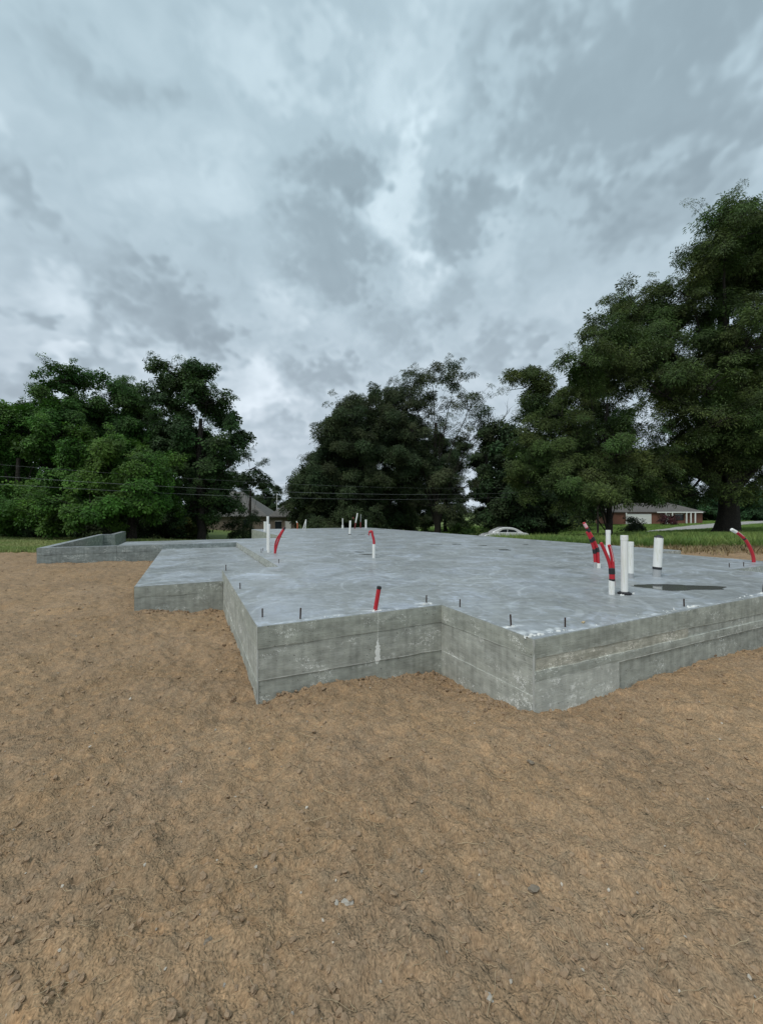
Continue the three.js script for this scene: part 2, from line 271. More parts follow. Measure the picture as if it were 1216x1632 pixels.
// a formed face made of boards: p0 -> p1 in plan, each board a mesh [t0 at start, t0 at end, t1 at start, t1 at end, proud, tint, s0, s1]
function formedFace(parent, p0, p1, top, boards, texture, wave = 0.004) {
  const L = Math.hypot(p1[0] - p0[0], p1[1] - p0[1]), dx = (p1[0] - p0[0]) / L, dv = (p1[1] - p0[1]) / L, nx = dv, nv = -dx, [cm, bm, D] = texture;
  const mat = std(0xffffff, 0.86, { map: cm, bumpMap: bm, bumpScale: 0.006, vertexColors: true });
  for (const [a0, a1, b0, b1, proud, tint, s0 = 0, s1 = L] of boards) {
    const n = Math.max(2, Math.ceil((s1 - s0) / 0.05)), pos = [], uv = [], col = [], idx = [], rows = 6;
    for (let i = 0; i <= n; i++) {
      const s = mix(s0, s1, i / n), q = s / L, seam = (k) => wave * N2(s * 2.3 + k * 7, k) + wave * 0.6 * N2(s * 14, k * 3 + 2);
      const t0 = mix(a0, a1, q) + (a0 > 0.01 ? seam(a0 * 31) : 0), t1 = mix(b0, b1, q) + seam(b0 * 31);
      for (let k = 0; k < rows; k++) {
        const f = [0, 0, 0.33, 0.66, 1, 1][k], t = mix(t0, t1, f), o = (k === 0 || k === rows - 1) ? -0.014 : proud + 0.0022 * N2(s * 1.7 + proud * 900, t * 4) - ((k === 1 || k === 4) ? 0.0012 : 0);
        const e = (i === 0 && s0 === 0) ? -0.002 : (i === n && s1 === L) ? 0.002 : 0;
        pos.push(p0[0] + dx * (s + e) + nx * o, top - t, -(p0[1] + dv * (s + e) + nv * o)); uv.push(s / L, 1 - t / D); col.push(...tint);
      }
    }
    for (let i = 0; i < n; i++) for (let k = 0; k < rows - 1; k++) { const a = i * rows + k, b = a + rows; idx.push(a, a + 1, b, b, a + 1, b + 1); }
    const g = new THREE.BufferGeometry(); g.setAttribute('position', new THREE.Float32BufferAttribute(pos, 3)); g.setAttribute('uv', new THREE.Float32BufferAttribute(uv, 2)); g.setAttribute('color', new THREE.Float32BufferAttribute(col, 3)); g.setIndex(idx);
    const flat = g.toNonIndexed(); flat.computeVertexNormals();
    part('cast_board_face', flat, mat, parent);
  }
}
const house = thing('foundation_slab', 'large grey concrete house slab with raised board-marked edges and pipe stubs', 'slab', [CX, 0, CZ], TURN);
part('core', plate(inset(slabPlan, 0.010), -2.2, TOP - 0.006), std(lin(0.31, 0.32, 0.285), 0.9), house);
part('deck', plate(inset(slabPlan, -0.001), TOP - 0.007, TOP), deckMat, house);
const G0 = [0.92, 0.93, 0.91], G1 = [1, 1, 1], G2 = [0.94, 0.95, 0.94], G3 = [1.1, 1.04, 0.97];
formedFace(house, [-1.84, 5.1], [-1.84, 1.27], TOP, [[0.004, 0.004, 0.19, 0.19, 0.004, G0], [0.19, 0.19, 0.475, 0.475, 0.001, G1], [0.475, 0.475, 0.86, 0.86, 0.005, G2]], castTexture(3.83, 1, undefined, undefined, [[0.19, 0.19, 0.3], [0.475, 0.475, 0.5]]));
formedFace(house, [-1.84, 1.27], [0.03, 1.27], TOP, [[0.004, 0.004, 0.187, 0.18, 0.010, G0], [0.187, 0.18, 0.465, 0.475, 0.004, G1], [0.465, 0.475, 0.86, 0.86, -0.003, G2]],
  castTexture(1.87, 2, (s, t) => { const c = 1.125 + 0.006 * N2(t * 22, 4), w = 0.026 * sstep(0.24, 0.36, t) * (1 - sstep(0.47, 0.52, t)) * (1 + 0.35 * N2(t * 26, 9)); if (Math.abs(s - c) < w) return 1; if (Math.abs(s - c) < 0.004 && (t < 0.28 || (t > 0.5 && N2(t * 60, 1) > 0.1))) return 0.45; return null; }, undefined, [[0.187, 0.18, 0.3], [0.465, 0.475, 0.85]]));
formedFace(house, [0.03, 1.27], [0, 0], TOP, [[0.004, 0.004, 0.185, 0.145, 0.005, G0], [0.185, 0.145, 0.48, 0.44, 0.000, G1], [0.48, 0.44, 0.86, 0.86, 0.004, G1]], castTexture(1.27, 3, (s, t) => (t > 0.42 && s > 0.85 ? 0.75 * sstep(0.15, 0.6, fbm2(s * 26, t * 24, 4) + 0.3 * N2(s * 3, t * 5)) : null), undefined, [[0.185, 0.145, 0.5], [0.48, 0.44, 0.7]]));
formedFace(house, [0, 0], [6.07, 0], TOP, [[0.004, 0.004, 0.15, 0.24, 0.006, G0], [0.15, 0.24, 0.255, 0.30, 0.001, G3, 0, 2.1], [0.15, 0.24, 0.255, 0.30, -0.003, G1, 2.1, 6.07], [0.255, 0.30, 0.335, 0.37, 0.008, G2], [0.335, 0.37, 0.86, 0.86, 0.008, [1.06, 1.06, 1.05], 0, 1.01], [0.335, 0.37, 0.86, 0.86, -0.006, G2, 1.01, 6.07]],
  castTexture(6.07, 4, (s, t) => { if (t > 0.335 && s < 1.01) return 0.22 + 0.6 * sstep(0.1, 0.75, 0.7 * fbm2(s * 16, t * 20, 4) + 0.5 * fbm2(s * 4, t * 6, 3)); if (t > 0.13 && t < 0.28 && s < 2.3) return 0.35 * sstep(-0.1, 0.6, fbm2(s * 6, t * 20, 4)); return null; }, undefined, [[0.15, 0.24, 0.4], [0.255, 0.30, 0.5], [0.335, 0.37, 0.95]]));
for (const [a, b, s] of [[[6.07, 0], [6.07, 1.3], 5], [[6.07, 1.3], [8.15, 1.3], 6], [[8.15, 1.3], [8.15, 3.75], 7], [[8.15, 3.75], [9.35, 3.75], 8], [[1.3, 24.3], [1.3, 14.1], 9], [[-0.88, 12.1], [-0.88, 5.1], 10]])
  formedFace(house, a, b, TOP, [[0.004, 0.004, 0.21, 0.21, 0.004, G1], [0.21, 0.21, 0.86, 0.86, 0.001, G2]], castTexture(Math.hypot(b[0] - a[0], b[1] - a[1]), s));
formedFace(house, [-4.3, 12.1], [-0.88, 12.1], TOP, [[0.004, 0.004, 0.2, 0.2, 0.006, G2], [0.2, 0.2, 0.86, 0.86, 0.001, G0]], castTexture(3.4, 12, undefined, [136, 142, 140]));

{ // pale arrises where the forms met
  const bead = std(lin(0.40, 0.41, 0.38), 0.85);
  for (const [u, v] of [[0, 0], [-1.84, 1.27], [-1.84, 5.1]]) { const g = new THREE.CylinderGeometry(0.009, 0.010, 1.0, 10, 24), p = g.attributes.position; for (let i = 0; i < p.count; i++) { const k = 1 + 0.35 * N2(p.getY(i) * 9 + u * 7, 3); p.setX(i, p.getX(i) * k); p.setZ(i, p.getZ(i) * k); } g.translate(u + 0.003, 0.095, -(v + 0.003)); g.computeVertexNormals(); part('arris', g, bead, house); }
}
// lower porch beside the slab, recessed entry at the far end of the front, stem walls of the garage
const porchMat = (() => { const t = deckMat.map.clone(); t.offset.set(0.55, 0.37); const m = deckMat.clone(); m.map = t; return m; })();
{
  const p = thing('porch_slab', 'long low concrete porch slab one step below the main slab', 'slab', [CX, 0, CZ], TURN), poly = [[-3.1, 4.85], [-1.843, 4.85], [-1.843, 5.103], [-0.898, 5.103], [-0.898, 12.097], [-3.1, 12.097]];
  part('core', plate(inset(poly, 0.010), -0.6, 0.444), std(lin(0.31, 0.32, 0.285), 0.9), p);
  part('deck', plate(poly, 0.443, 0.45), porchMat, p);
  formedFace(p, [-3.1, 4.85], [-1.846, 4.85], 0.45, [[0.004, 0.004, 0.17, 0.17, 0.004, G0], [0.17, 0.17, 0.7, 0.7, 0.000, G2]], castTexture(1.25, 14, (s, t) => (Math.abs(t - 0.11 - 0.04 * N2(s * 3, 2)) < 0.035 ? 0.0 : null), [156, 158, 150]), 0.012);
  formedFace(p, [-3.1, 12.097], [-3.1, 4.85], 0.45, [[0.004, 0.004, 0.17, 0.17, 0.004, G0], [0.17, 0.17, 0.7, 0.7, 0.000, G2]], castTexture(7.2, 15));
  const e = thing('entry_slab', 'small sunken concrete entry pad in the notch of the slab edge', 'slab', [CX, 0, CZ], TURN), q = [[6.09, 0.03], [8.12, 0.03], [8.12, 1.28], [6.09, 1.28]];
  part('core', plate(inset(q, 0.01), -0.5, 0.384), std(lin(0.31, 0.32, 0.285), 0.9), e); part('deck', plate(q, 0.383, 0.39), porchMat, e);
}
{
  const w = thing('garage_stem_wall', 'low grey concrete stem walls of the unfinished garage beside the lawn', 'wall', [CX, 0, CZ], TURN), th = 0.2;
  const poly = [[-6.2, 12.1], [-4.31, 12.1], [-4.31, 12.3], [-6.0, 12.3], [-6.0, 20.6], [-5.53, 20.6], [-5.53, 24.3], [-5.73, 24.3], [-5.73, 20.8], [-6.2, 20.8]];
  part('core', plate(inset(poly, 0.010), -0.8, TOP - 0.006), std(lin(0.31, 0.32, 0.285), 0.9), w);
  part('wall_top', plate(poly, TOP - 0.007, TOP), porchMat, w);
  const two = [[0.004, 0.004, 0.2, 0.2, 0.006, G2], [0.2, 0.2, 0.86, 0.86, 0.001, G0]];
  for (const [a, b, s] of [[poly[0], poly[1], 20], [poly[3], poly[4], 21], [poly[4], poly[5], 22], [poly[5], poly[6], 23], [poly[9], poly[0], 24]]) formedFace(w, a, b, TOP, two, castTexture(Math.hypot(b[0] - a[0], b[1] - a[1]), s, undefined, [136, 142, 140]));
}

// ---------------------------------------------------------------- pipe stubs and conduits
const smudge = tex(256, 256, (i, j) => { const a = sstep(0.15, 0.6, tileNoise(i / 256, j / 256, 5, 4)), b = tileNoise(i / 256, j / 256, 40, 2), k = 1 - 0.05 * a - 0.02 * b; return [242 * k, 241 * k, 236 * k * (1 - 0.03 * a)]; });
const PVC = std(lin(0.9, 0.9, 0.9), 0.45, { map: smudge }), RED = std(lin(0.46, 0.018, 0.030), 0.42), BLACK = std(lin(0.018, 0.018, 0.02), 0.55), PINK = std(lin(0.75, 0.42, 0.44), 0.5), FOAM = std(lin(0.36, 0.37, 0.37), 0.8), ORANGE = std(lin(0.42, 0.12, 0.05), 0.6), RUST = std(lin(0.055, 0.032, 0.024), 0.75, { metalness: 0.4 });
function pipeGeo(r, y0, y1, wall = 0.005) { const p = [[r, y0], [r, y1 - 0.002], [r - 0.001, y1], [r - wall, y1], [r - wall, Math.max(y0, y1 - 0.35)], [0.0005, Math.max(y0, y1 - 0.35)]]; return new THREE.LatheGeometry(p.map((q) => new THREE.Vector2(...q)), 28); }
function tube(pts, r, n = 24) { const c = new THREE.CatmullRomCurve3(pts.map((p) => new THREE.Vector3(...p))); const g = new THREE.TubeGeometry(c, n, r, 12, false); const cap = (t, s) => { const d = new THREE.SphereGeometry(r, 12, 6); d.scale(1, 0.45, 1); const q = new THREE.Quaternion().setFromUnitVectors(new THREE.Vector3(0, 1, 0), c.getTangent(t)); d.applyQuaternion(q); const p = c.getPoint(t); d.translate(p.x, p.y, p.z); return d; }; return mergeGeometries([g, cap(0), cap(1)]); }
function cut(pts, a, b) { const c = new THREE.CatmullRomCurve3(pts.map((p) => new THREE.Vector3(...p))), o = []; for (let i = 0; i <= 6; i++) { const p = c.getPointAt(mix(a, b, i / 6)); o.push([p.x, p.y, p.z]); } return o; }
function collar(r, y0, y1, seed) { const g = new THREE.LatheGeometry([[r + 0.004, y0], [r + 0.022, y0], [r + 0.019, y1 * 0.6], [r + 0.004, y1]].map((q) => new THREE.Vector2(...q)), 26), p = g.attributes.position; for (let i = 0; i < p.count; i++) { const k = 1 + 0.35 * N2(p.getX(i) * 30 + seed, p.getZ(i) * 30); const h = Math.hypot(p.getX(i), p.getZ(i)); if (h > r + 0.01) p.setXYZ(i, p.getX(i) * k, p.getY(i), p.getZ(i) * k); } g.computeVertexNormals(); return g; }
const stub = (name, label, category, u, v, group, lean = 0, y = TOP) => { const [x, z] = site(u, v), t = thing(name, label, category, [x, y, z], 0, group); t.rotation.z = -lean; return t; };
const inSlab = -0.03;
{
  let t = stub('drain_pipe', 'tall white plastic pipe with a torn black collar at its foot', 'pipe', 2.29, 0.76);
  part('pipe', pipeGeo(0.039, inSlab, 0.70), PVC, t); part('collar', collar(0.039, 0.001, 0.035, 3), BLACK, t); part('coupling', pipeGeo(0.0415, 0.645, 0.7015, 0.002), PVC, t);
  t = stub('drain_pipe', 'white plastic pipe with grey foam foot behind the tallest pipe', 'pipe', 3.58, 1.49);
  part('pipe', pipeGeo(0.043, 0.07, 0.54), PVC, t); part('foam_sleeve', pipeGeo(0.04, inSlab, 0.075, 0.01), FOAM, t); part('coupling', pipeGeo(0.0455, 0.48, 0.5415, 0.002), PVC, t);
  t = stub('drain_pipe', 'leaning wide white pipe with black band and black cap beside the puddle', 'pipe', 4.06, 1.39, null, 0.06);
  part('pipe', pipeGeo(0.06, 0.13, 0.595), PVC, t); part('tape_band', pipeGeo(0.0615, 0.115, 0.15, 0.003), BLACK, t); part('foam_sleeve', pipeGeo(0.057, inSlab, 0.12, 0.01), FOAM, t);
  { const g = new THREE.SphereGeometry(0.056, 16, 8), p = g.attributes.position; for (let i = 0; i < p.count; i++) { const k = 1 + 0.35 * N3(p.getX(i) * 25, p.getY(i) * 25, p.getZ(i) * 25); p.setXYZ(i, p.getX(i) * k, p.getY(i) * k * 0.62, p.getZ(i) * k); } g.translate(0, 0.6, 0); g.computeVertexNormals(); part('cap', g, BLACK, t); }
  t = stub('drain_pipe', 'white plastic pipe close to the far slab edge behind the red conduits', 'pipe', 6.55, 3.86);
  part('pipe', pipeGeo(0.052, inSlab, 0.58), PVC, t); part('coupling', pipeGeo(0.055, 0.5, 0.5815, 0.002), PVC, t);

  // taped pair of red conduits bending left
  t = stub('red_conduit', 'pair of red conduits bound with black tape, bent over with a frayed tip', 'conduit', 4.16, 2.45);
  const a = [[-0.024, inSlab, 0], [-0.03, 0.16, 0], [-0.05, 0.32, 0.01], [-0.12, 0.52, 0.02], [-0.18, 0.64, 0.02]], b = [[0.024, inSlab, 0.01], [0.022, 0.14, 0.01], [0, 0.34, 0.02], [-0.08, 0.52, 0.03], [-0.17, 0.68, 0.03], [-0.24, 0.80, 0.03]];
  const c0 = part('conduit', tube(a, 0.026), RED, t); part('conduit', tube(b, 0.026), RED, t);
  part('tape_band', mergeGeometries([tube(cut(a, 0.42, 0.52), 0.031, 8), tube(cut(b, 0.36, 0.44), 0.031, 8)]), BLACK, t); part('tape_band', mergeGeometries([tube(cut(a, 0.72, 0.8), 0.031, 8), tube(cut(b, 0.6, 0.67), 0.031, 8)]), BLACK, t); part('tape_band', tube(cut(b, 0.80, 0.87), 0.03, 8), BLACK, t);
  part('sleeve', pipeGeo(0.036, inSlab, 0.085, 0.004).translate(0.026, 0, 0.012), PVC, t); part('base_clip', pipeGeo(0.031, inSlab, 0.1, 0.003).translate(-0.026, 0, 0), FOAM, t);
  part('stripe', tube(cut(b, 0.9, 0.985), 0.0275, 8), PINK, t);
  // Y of two red conduits out of a white sleeve
  t = stub('red_conduit', 'red conduits forking in a V out of a short white sleeve', 'conduit', 2.16, 0.83);
  const l = [[-0.006, 0.1, 0], [-0.006, 0.25, 0], [-0.03, 0.38, 0], [-0.075, 0.5, 0], [-0.125, 0.61, 0]], r = [[0.012, 0.1, 0.01], [0.012, 0.26, 0.01], [0.004, 0.4, 0.012], [-0.015, 0.5, 0.015], [-0.04, 0.585, 0.02]];
  part('sleeve', pipeGeo(0.034, inSlab, 0.165, 0.004), PVC, t); part('conduit', tube(l, 0.019), RED, t); part('conduit', tube(r, 0.019), RED, t);
  part('tape_band', tube([[0.002, 0.245, 0.004], [0, 0.275, 0.004], [-0.002, 0.305, 0.004]], 0.034, 8), BLACK, t); part('tape_band', tube([[0.002, 0.163, 0.004], [0.002, 0.172, 0.004], [0.002, 0.181, 0.004]], 0.033, 6), BLACK, t); part('wrap', tube([[0.002, 0.18, 0.004], [0.002, 0.21, 0.004], [0.002, 0.245, 0.004]], 0.031, 8), RED, t);
  part('stripe', tube(cut(r, 0.6, 0.97), 0.0035, 10).translate(0.0, 0, 0.0185), PINK, t);
  t = stub('red_conduit', 'single red conduit arching left with a white tip at the notched edge', 'conduit', 7.74, 1.63);
  const arc = [[0, inSlab, 0], [-0.01, 0.1, 0], [-0.055, 0.24, 0], [-0.15, 0.42, 0], [-0.29, 0.56, 0], [-0.44, 0.65, 0]];
  part('conduit', tube(arc, 0.03, 40), RED, t); part('tip', tube(cut(arc, 0.88, 1.0), 0.033, 10), PVC, t); part('tape_band', tube(cut(arc, 0.62, 0.65), 0.032, 6), BLACK, t); part('stripe', tube(cut(arc, 0.7, 0.86), 0.006, 12).translate(0.005, 0.012, 0.028), PINK, t);
  // flattened red conduit on the front edge
  t = stub('red_conduit', 'short flattened red conduit with black end on the front slab edge', 'conduit', -0.705, 1.345, null, 0.17);
  { const g = tube([[0, inSlab, 0], [0, 0.08, 0], [0, 0.15, 0], [0, 0.225, 0]], 0.021); g.scale(1, 1, 0.6); part('conduit', g, RED, t); const e = tube([[0, 0.218, 0], [0, 0.226, 0], [0, 0.236, 0]], 0.0235, 4); e.scale(1, 1, 0.7); part('end_cap', e, BLACK, t); }
  t = stub('red_conduit', 'white riser with a crooked red conduit top in the middle of the slab', 'conduit', 1.29, 5.67);
  part('pipe', pipeGeo(0.034, inSlab, 0.30), PVC, t); part('conduit', tube([[0.004, 0.28, 0], [0.0, 0.38, 0], [-0.03, 0.5, 0], [-0.05, 0.58, 0], [-0.10, 0.565, 0]], 0.027, 30), RED, t); part('hook', tube([[-0.095, 0.57, 0], [-0.11, 0.53, 0], [-0.10, 0.49, 0]], 0.012, 10), RED, t);
  // cluster by the porch step
  t = stub('supply_pipe', 'white pipe beside the leaning red conduits near the porch step', 'pipe', -0.55, 7.95); part('pipe', pipeGeo(0.035, inSlab, 0.71), PVC, t); part('coupling', pipeGeo(0.038, 0.64, 0.7115, 0.002), PVC, t);
  t = stub('supply_pipe', 'tallest white pipe of the cluster near the porch step', 'pipe', -0.47, 8.55); part('pipe', pipeGeo(0.03, inSlab, 0.90), PVC, t); part('coupling', pipeGeo(0.033, 0.83, 0.9015, 0.002), PVC, t);
  t = stub('supply_pipe', 'thick white pipe stub on the far left corner of the slab', 'pipe', 1.52, 20.6); part('pipe', pipeGeo(0.085, inSlab, 0.55), PVC, t); part('coupling', pipeGeo(0.088, 0.47, 0.5515, 0.002), PVC, t);
  t = stub('red_conduit', 'two crossing red conduits leaning right beside white pipes near the porch step', 'conduit', -0.47, 7.6);
  part('conduit', tube([[0, inSlab, 0], [0.03, 0.12, 0], [0.075, 0.28, 0], [0.15, 0.46, 0], [0.24, 0.62, 0]], 0.024, 30), RED, t); part('conduit', tube([[-0.03, inSlab, -0.1], [-0.02, 0.2, -0.1], [0.03, 0.34, -0.06], [0.12, 0.48, -0.04], [0.22, 0.63, -0.03]], 0.02, 30), RED, t); part('tape_band', tube([[0.215, 0.585, 0], [0.23, 0.61, 0], [0.245, 0.635, 0]], 0.027, 8), BLACK, t);
  // far stubs against the trees
  t = stub('far_stub', 'pair of thin white stakes leaning together at the back of the slab', 'pipe', 4.5, 23.4); part('stake', tube([[-0.1, inSlab, 0], [0, 0.3, 0], [0.1, 0.62, 0]], 0.028, 8), PVC, t); part('stake', tube([[0.06, inSlab, 0.03], [0.09, 0.3, 0.02], [0.11, 0.6, 0.02]], 0.028, 8), PVC, t);
  t = stub('far_stub', 'short rusty orange stake at the back of the slab', 'stake', 4.15, 23.9); part('stake', tube([[0, inSlab, 0], [0.02, 0.2, 0], [0, 0.38, 0]], 0.045, 8), ORANGE, t); part('tip', tube([[0, 0.38, 0], [-0.02, 0.43, 0], [-0.05, 0.5, 0]], 0.03, 6), PVC, t);
  t = stub('far_stub', 'slim white pipe widening at its foot at the back of the slab', 'pipe', 7.2, 23.5); part('pipe', pipeGeo(0.035, 0.2, 0.68), PVC, t); part('foot', pipeGeo(0.07, inSlab, 0.22), PVC, t);
  t = stub('far_stub', 'white pipe leaning beside a dark slot in the rear half of the slab', 'pipe', 4.5, 15.28, null, 0.04); part('pipe', pipeGeo(0.048, inSlab, 0.66), PVC, t); part('collar', collar(0.048, 0.001, 0.03, 8), BLACK, t);
  t = stub('far_stub', 'leaning stake, white above and dark red below, at the back of the slab', 'stake', 7.6, 22.3); part('stake', tube([[0, inSlab, 0], [0.04, 0.2, 0], [0.07, 0.42, 0]], 0.04, 8), std(lin(0.16, 0.03, 0.03), 0.6), t); part('tip', tube([[0.07, 0.4, 0], [0.13, 0.7, 0], [0.19, 1.02, 0]], 0.042, 8), PVC, t); part('flag', box(0.09, 0.12, 0.01, -0.09, 0.72, 0), std(lin(0.18, 0.03, 0.03), 0.8), t); part('stick', tube([[0.0, 0.3, 0], [-0.05, 0.5, 0], [-0.09, 0.78, 0]], 0.012, 6), RUST, t);
  t = stub('far_stub', 'thin upright rod with a red lower half at the back of the slab', 'stake', 8.5, 23.4); part('rod', tube([[0, 0.36, 0], [0.01, 0.6, 0], [0.02, 0.95, 0]], 0.022, 8), FOAM, t); part('sleeve', tube([[0, inSlab, 0], [0, 0.2, 0], [0, 0.4, 0]], 0.04, 8), std(lin(0.16, 0.03, 0.03), 0.6), t);
  t = stub('far_stub', 'short thick white pipe at the rear right corner of the slab', 'pipe', 8.95, 23.5); part('pipe', pipeGeo(0.07, inSlab, 0.58), PVC, t); part('coupling', pipeGeo(0.073, 0.5, 0.5815, 0.002), PVC, t);
}
// anchor bolts cast into the rim
{
  const rod = (() => { const p = []; for (let k = 0; k <= 22; k++) p.push([0.0062 + (k % 2 ? 0.0009 : 0), -0.02 + k * 0.0045]); p.push([0.0005, 0.0795]); return new THREE.LatheGeometry(p.map((q) => new THREE.Vector2(...q)), 10); })();
  const tall = rod.clone(); tall.scale(1.1, 1.25, 1.1);
  const spots = [[-1.79, 4.98], [-1.77, 3.13], [-1.75, 1.57], [-1.45, 1.36], [-0.06, 1.42], [0.14, 1.1], [0.1, 0.34], [0.49, 0.12], [2.23, 0.1], [3.91, 0.09], [6.36, 1.45], [-0.78, 5.6], [-0.74, 7.9], [-0.62, 8.4], [6.75, 1.4]];
  const where = ['at the slab corner next to the low porch', 'midway along the side rim between porch and front corner', 'behind the front left slab corner', 'between the front corner and the flattened red conduit', 'left of the inside corner of the front rim', 'just past the inside corner of the front rim', 'close to the projecting front corner on its short side', 'close to the projecting front corner by the wood chip', 'on the long front rim in front of the puddle', 'on the long front rim beyond the puddle', 'at the tip of the sunken entry notch', 'at the near end of the porch step', 'by the porch step in front of the red conduits', 'at the foot of the white pipes by the porch step', 'on the back rim of the sunken entry notch'];
  spots.forEach(([u, v], k) => { const [x, z] = site(u, v), t = thing('anchor_bolt', 'rusty anchor bolt ' + where[k], 'bolt', [x, TOP, z], k, 'anchor bolts along the slab rim'); part('rod', k % 3 ? rod : tall, RUST, t); t.rotation.z = 0.06 * Math.sin(k * 2.3); });
}
// puddles
{
  const wet = new THREE.MeshPhysicalMaterial({ color: lin(0.10, 0.103, 0.095), roughness: 0.05, ior: 1.33 });
  const puddle = (u, v, a, b, seed, label, group) => {
    const pts = [], n = 64; for (let i = 0; i < n; i++) { const an = i / n * 6.2832, k = 0.8 + 0.35 * N2(Math.cos(an) * 0.55 + seed * 5, Math.sin(an) * 0.55) + 0.05 * N2(Math.cos(an) * 2 + seed, Math.sin(an) * 2); pts.push([Math.cos(an) * a * k, Math.sin(an) * b * k]); }
    const g = plate(pts, 0, 0.003); const [x, z] = site(u, v), t = single('puddle', g, wet, label, 'puddle', group); t.position.set(x, TOP + 0.001, z); t.rotation.y = 0.0;
  };
  puddle(3.40, 0.72, 0.62, 0.26, 1, 'broad dark rain puddle on the slab beside the white pipes');
  const small = 'small dark puddle lying on the pale slab', grp = 'small puddles on the slab';
  [[1.51, 7.01, 0.13, 0.10], [1.45, 6.42, 0.22, 0.1], [4.95, 14.9, 0.32, 0.2], [4.58, 8.15, 0.2, 0.11], [5.3, 8.09, 0.22, 0.11], [5.72, 7.32, 0.15, 0.09], [5.24, 5.88, 0.22, 0.13], [7.18, 7.02, 0.14, 0.1], [0.9, 14.6, 0.3, 0.14]].forEach((p, k) => puddle(...p, k + 3, ['small dark puddle just behind the crooked red riser', 'small dark puddle at the foot of the crooked red riser', 'dark puddle beside the leaning white pipe in the rear half', small, small, small, small, small, 'dark puddle near the left edge behind the red conduits'][k], grp));
  const e = thing('wood_chip', 'small tan wood chip lying on the front slab edge', 'chip', [...((p) => [p[0], TOP, p[1]])(site(0.72, 0.12))], 0.7);
  part('splinter', (() => { const g = new THREE.ExtrudeGeometry(new THREE.Shape([[0, 0], [0.045, 0.006], [0.05, 0.018], [0.012, 0.022]].map((q) => new THREE.Vector2(...q))), { depth: 0.008, bevelEnabled: true, bevelSize: 0.001, bevelThickness: 0.001, bevelSegments: 1 }); g.rotateX(-Math.PI / 2); g.translate(0, 0.002, 0); return g; })(), std(lin(0.5, 0.38, 0.22), 0.9), e);
}

// ---------------------------------------------------------------- soil litter: clods, pebbles, straw
const underSlab = (x, z) => { const [u, v] = plan(x, z); return u < 9.5 && v < 24.5 && ((u > -1.95 && v > 1.15) || (u > -0.1 && v > -0.1) || (u > -3.2 && v > 4.75) || (u > -6.3 && v > 12)) && !(u > 8.25 && v < 3.7); };
function lump(seed, flat = 0.7) { const g = new THREE.IcosahedronGeometry(1, 1), p = g.attributes.position; for (let i = 0; i < p.count; i++) { const k = 1 + 0.42 * N3(p.getX(i) * 1.5 + seed, p.getY(i) * 1.5, p.getZ(i) * 1.5); p.setXYZ(i, p.getX(i) * k * 1.25, p.getY(i) * k * flat, p.getZ(i) * k); } g.computeVertexNormals(); return g; }
function scatter(name, geo, mat, n, seed, size, tint, spread = 9) {
  const r = rng(seed), im = lit(new THREE.InstancedMesh(geo, mat, n)), m = new THREE.Matrix4(), q = new THREE.Quaternion(), e = new THREE.Euler(), c = new THREE.Color();
  for (let k = 0; k < n; k++) {
    let x, z, t = 0; do { const d = 0.9 + 11 * Math.pow(r(), 1.9); x = (r() * 2 - 1) * (0.9 * d + 0.6); z = -d; } while (underSlab(x, z) && ++t < 50);
    const s = size(r) * (0.8 + 0.05 * Math.hypot(x, z)); e.set(r() * 0.8, r() * 6.28, r() * 0.8); q.setFromEuler(e);
    m.compose(new THREE.Vector3(x, soilY(x, z) + s * 0.02, z), q, new THREE.Vector3(s * (0.8 + 0.5 * r()), s, s)); im.setMatrixAt(k, m); im.setColorAt(k, tint(r, c));
  }
  im.name = name; im.userData.kind = 'stuff'; scene.add(im); return im;
}
const clodMat = std(0xffffff, 0.98);
for (let k = 0; k < 3; k++) tag(scatter(numbered('soil_clods'), lump(k * 3 + 1), clodMat, 2600, 40 + k, (r) => 0.003 + 0.011 * Math.pow(r(), 3.0), (r, c) => { const q = 0.9 + 0.3 * r(); return c.setRGB(0.28 * q, 0.195 * q, 0.122 * q); }), ['crumbly brown clods of soil scattered over the bare ground', 'small round brown soil lumps lying over the bare ground', 'flat brown soil crumbs lying over the bare ground'][k], 'soil');
tag(scatter('pebbles', lump(31, 0.75), std(0xffffff, 0.85), 260, 60, (r) => 0.003 + 0.006 * r() * r(), (r, c) => { const q = 0.26 + 0.3 * r(); return c.setRGB(q, q * 0.9, q * 0.75); }), 'tiny pale pebbles strewn over the bare soil', 'gravel');
{ // the larger stones that show singly
  const g = [lump(70, 0.65), lump(82, 0.6)], ms = [std(lin(0.36, 0.33, 0.28), 0.9), std(lin(0.19, 0.155, 0.115), 0.95)];
  [[-0.135, -1.565, 0.015, 0], [-0.175, -1.57, 0.010, 0], [0.62, -1.62, 0.015, 1], [0.34, -1.26, 0.010, 0], [-0.62, -1.42, 0.011, 1], [0.9, -2.4, 0.015, 1]].forEach(([x, z, s, k], i) => { const t = single('stone', g[i % 2], ms[k], k ? 'dark grey stone half sunk in the brown soil' : 'pale grey stone half sunk in the brown soil', 'stone', k ? 'dark stones in the soil' : 'pale stones in the soil'); t.scale.set(s * 1.3, s, s); t.rotation.y = i * 1.7; t.position.set(x, soilY(x, z) + s * 0.2, z); });
}
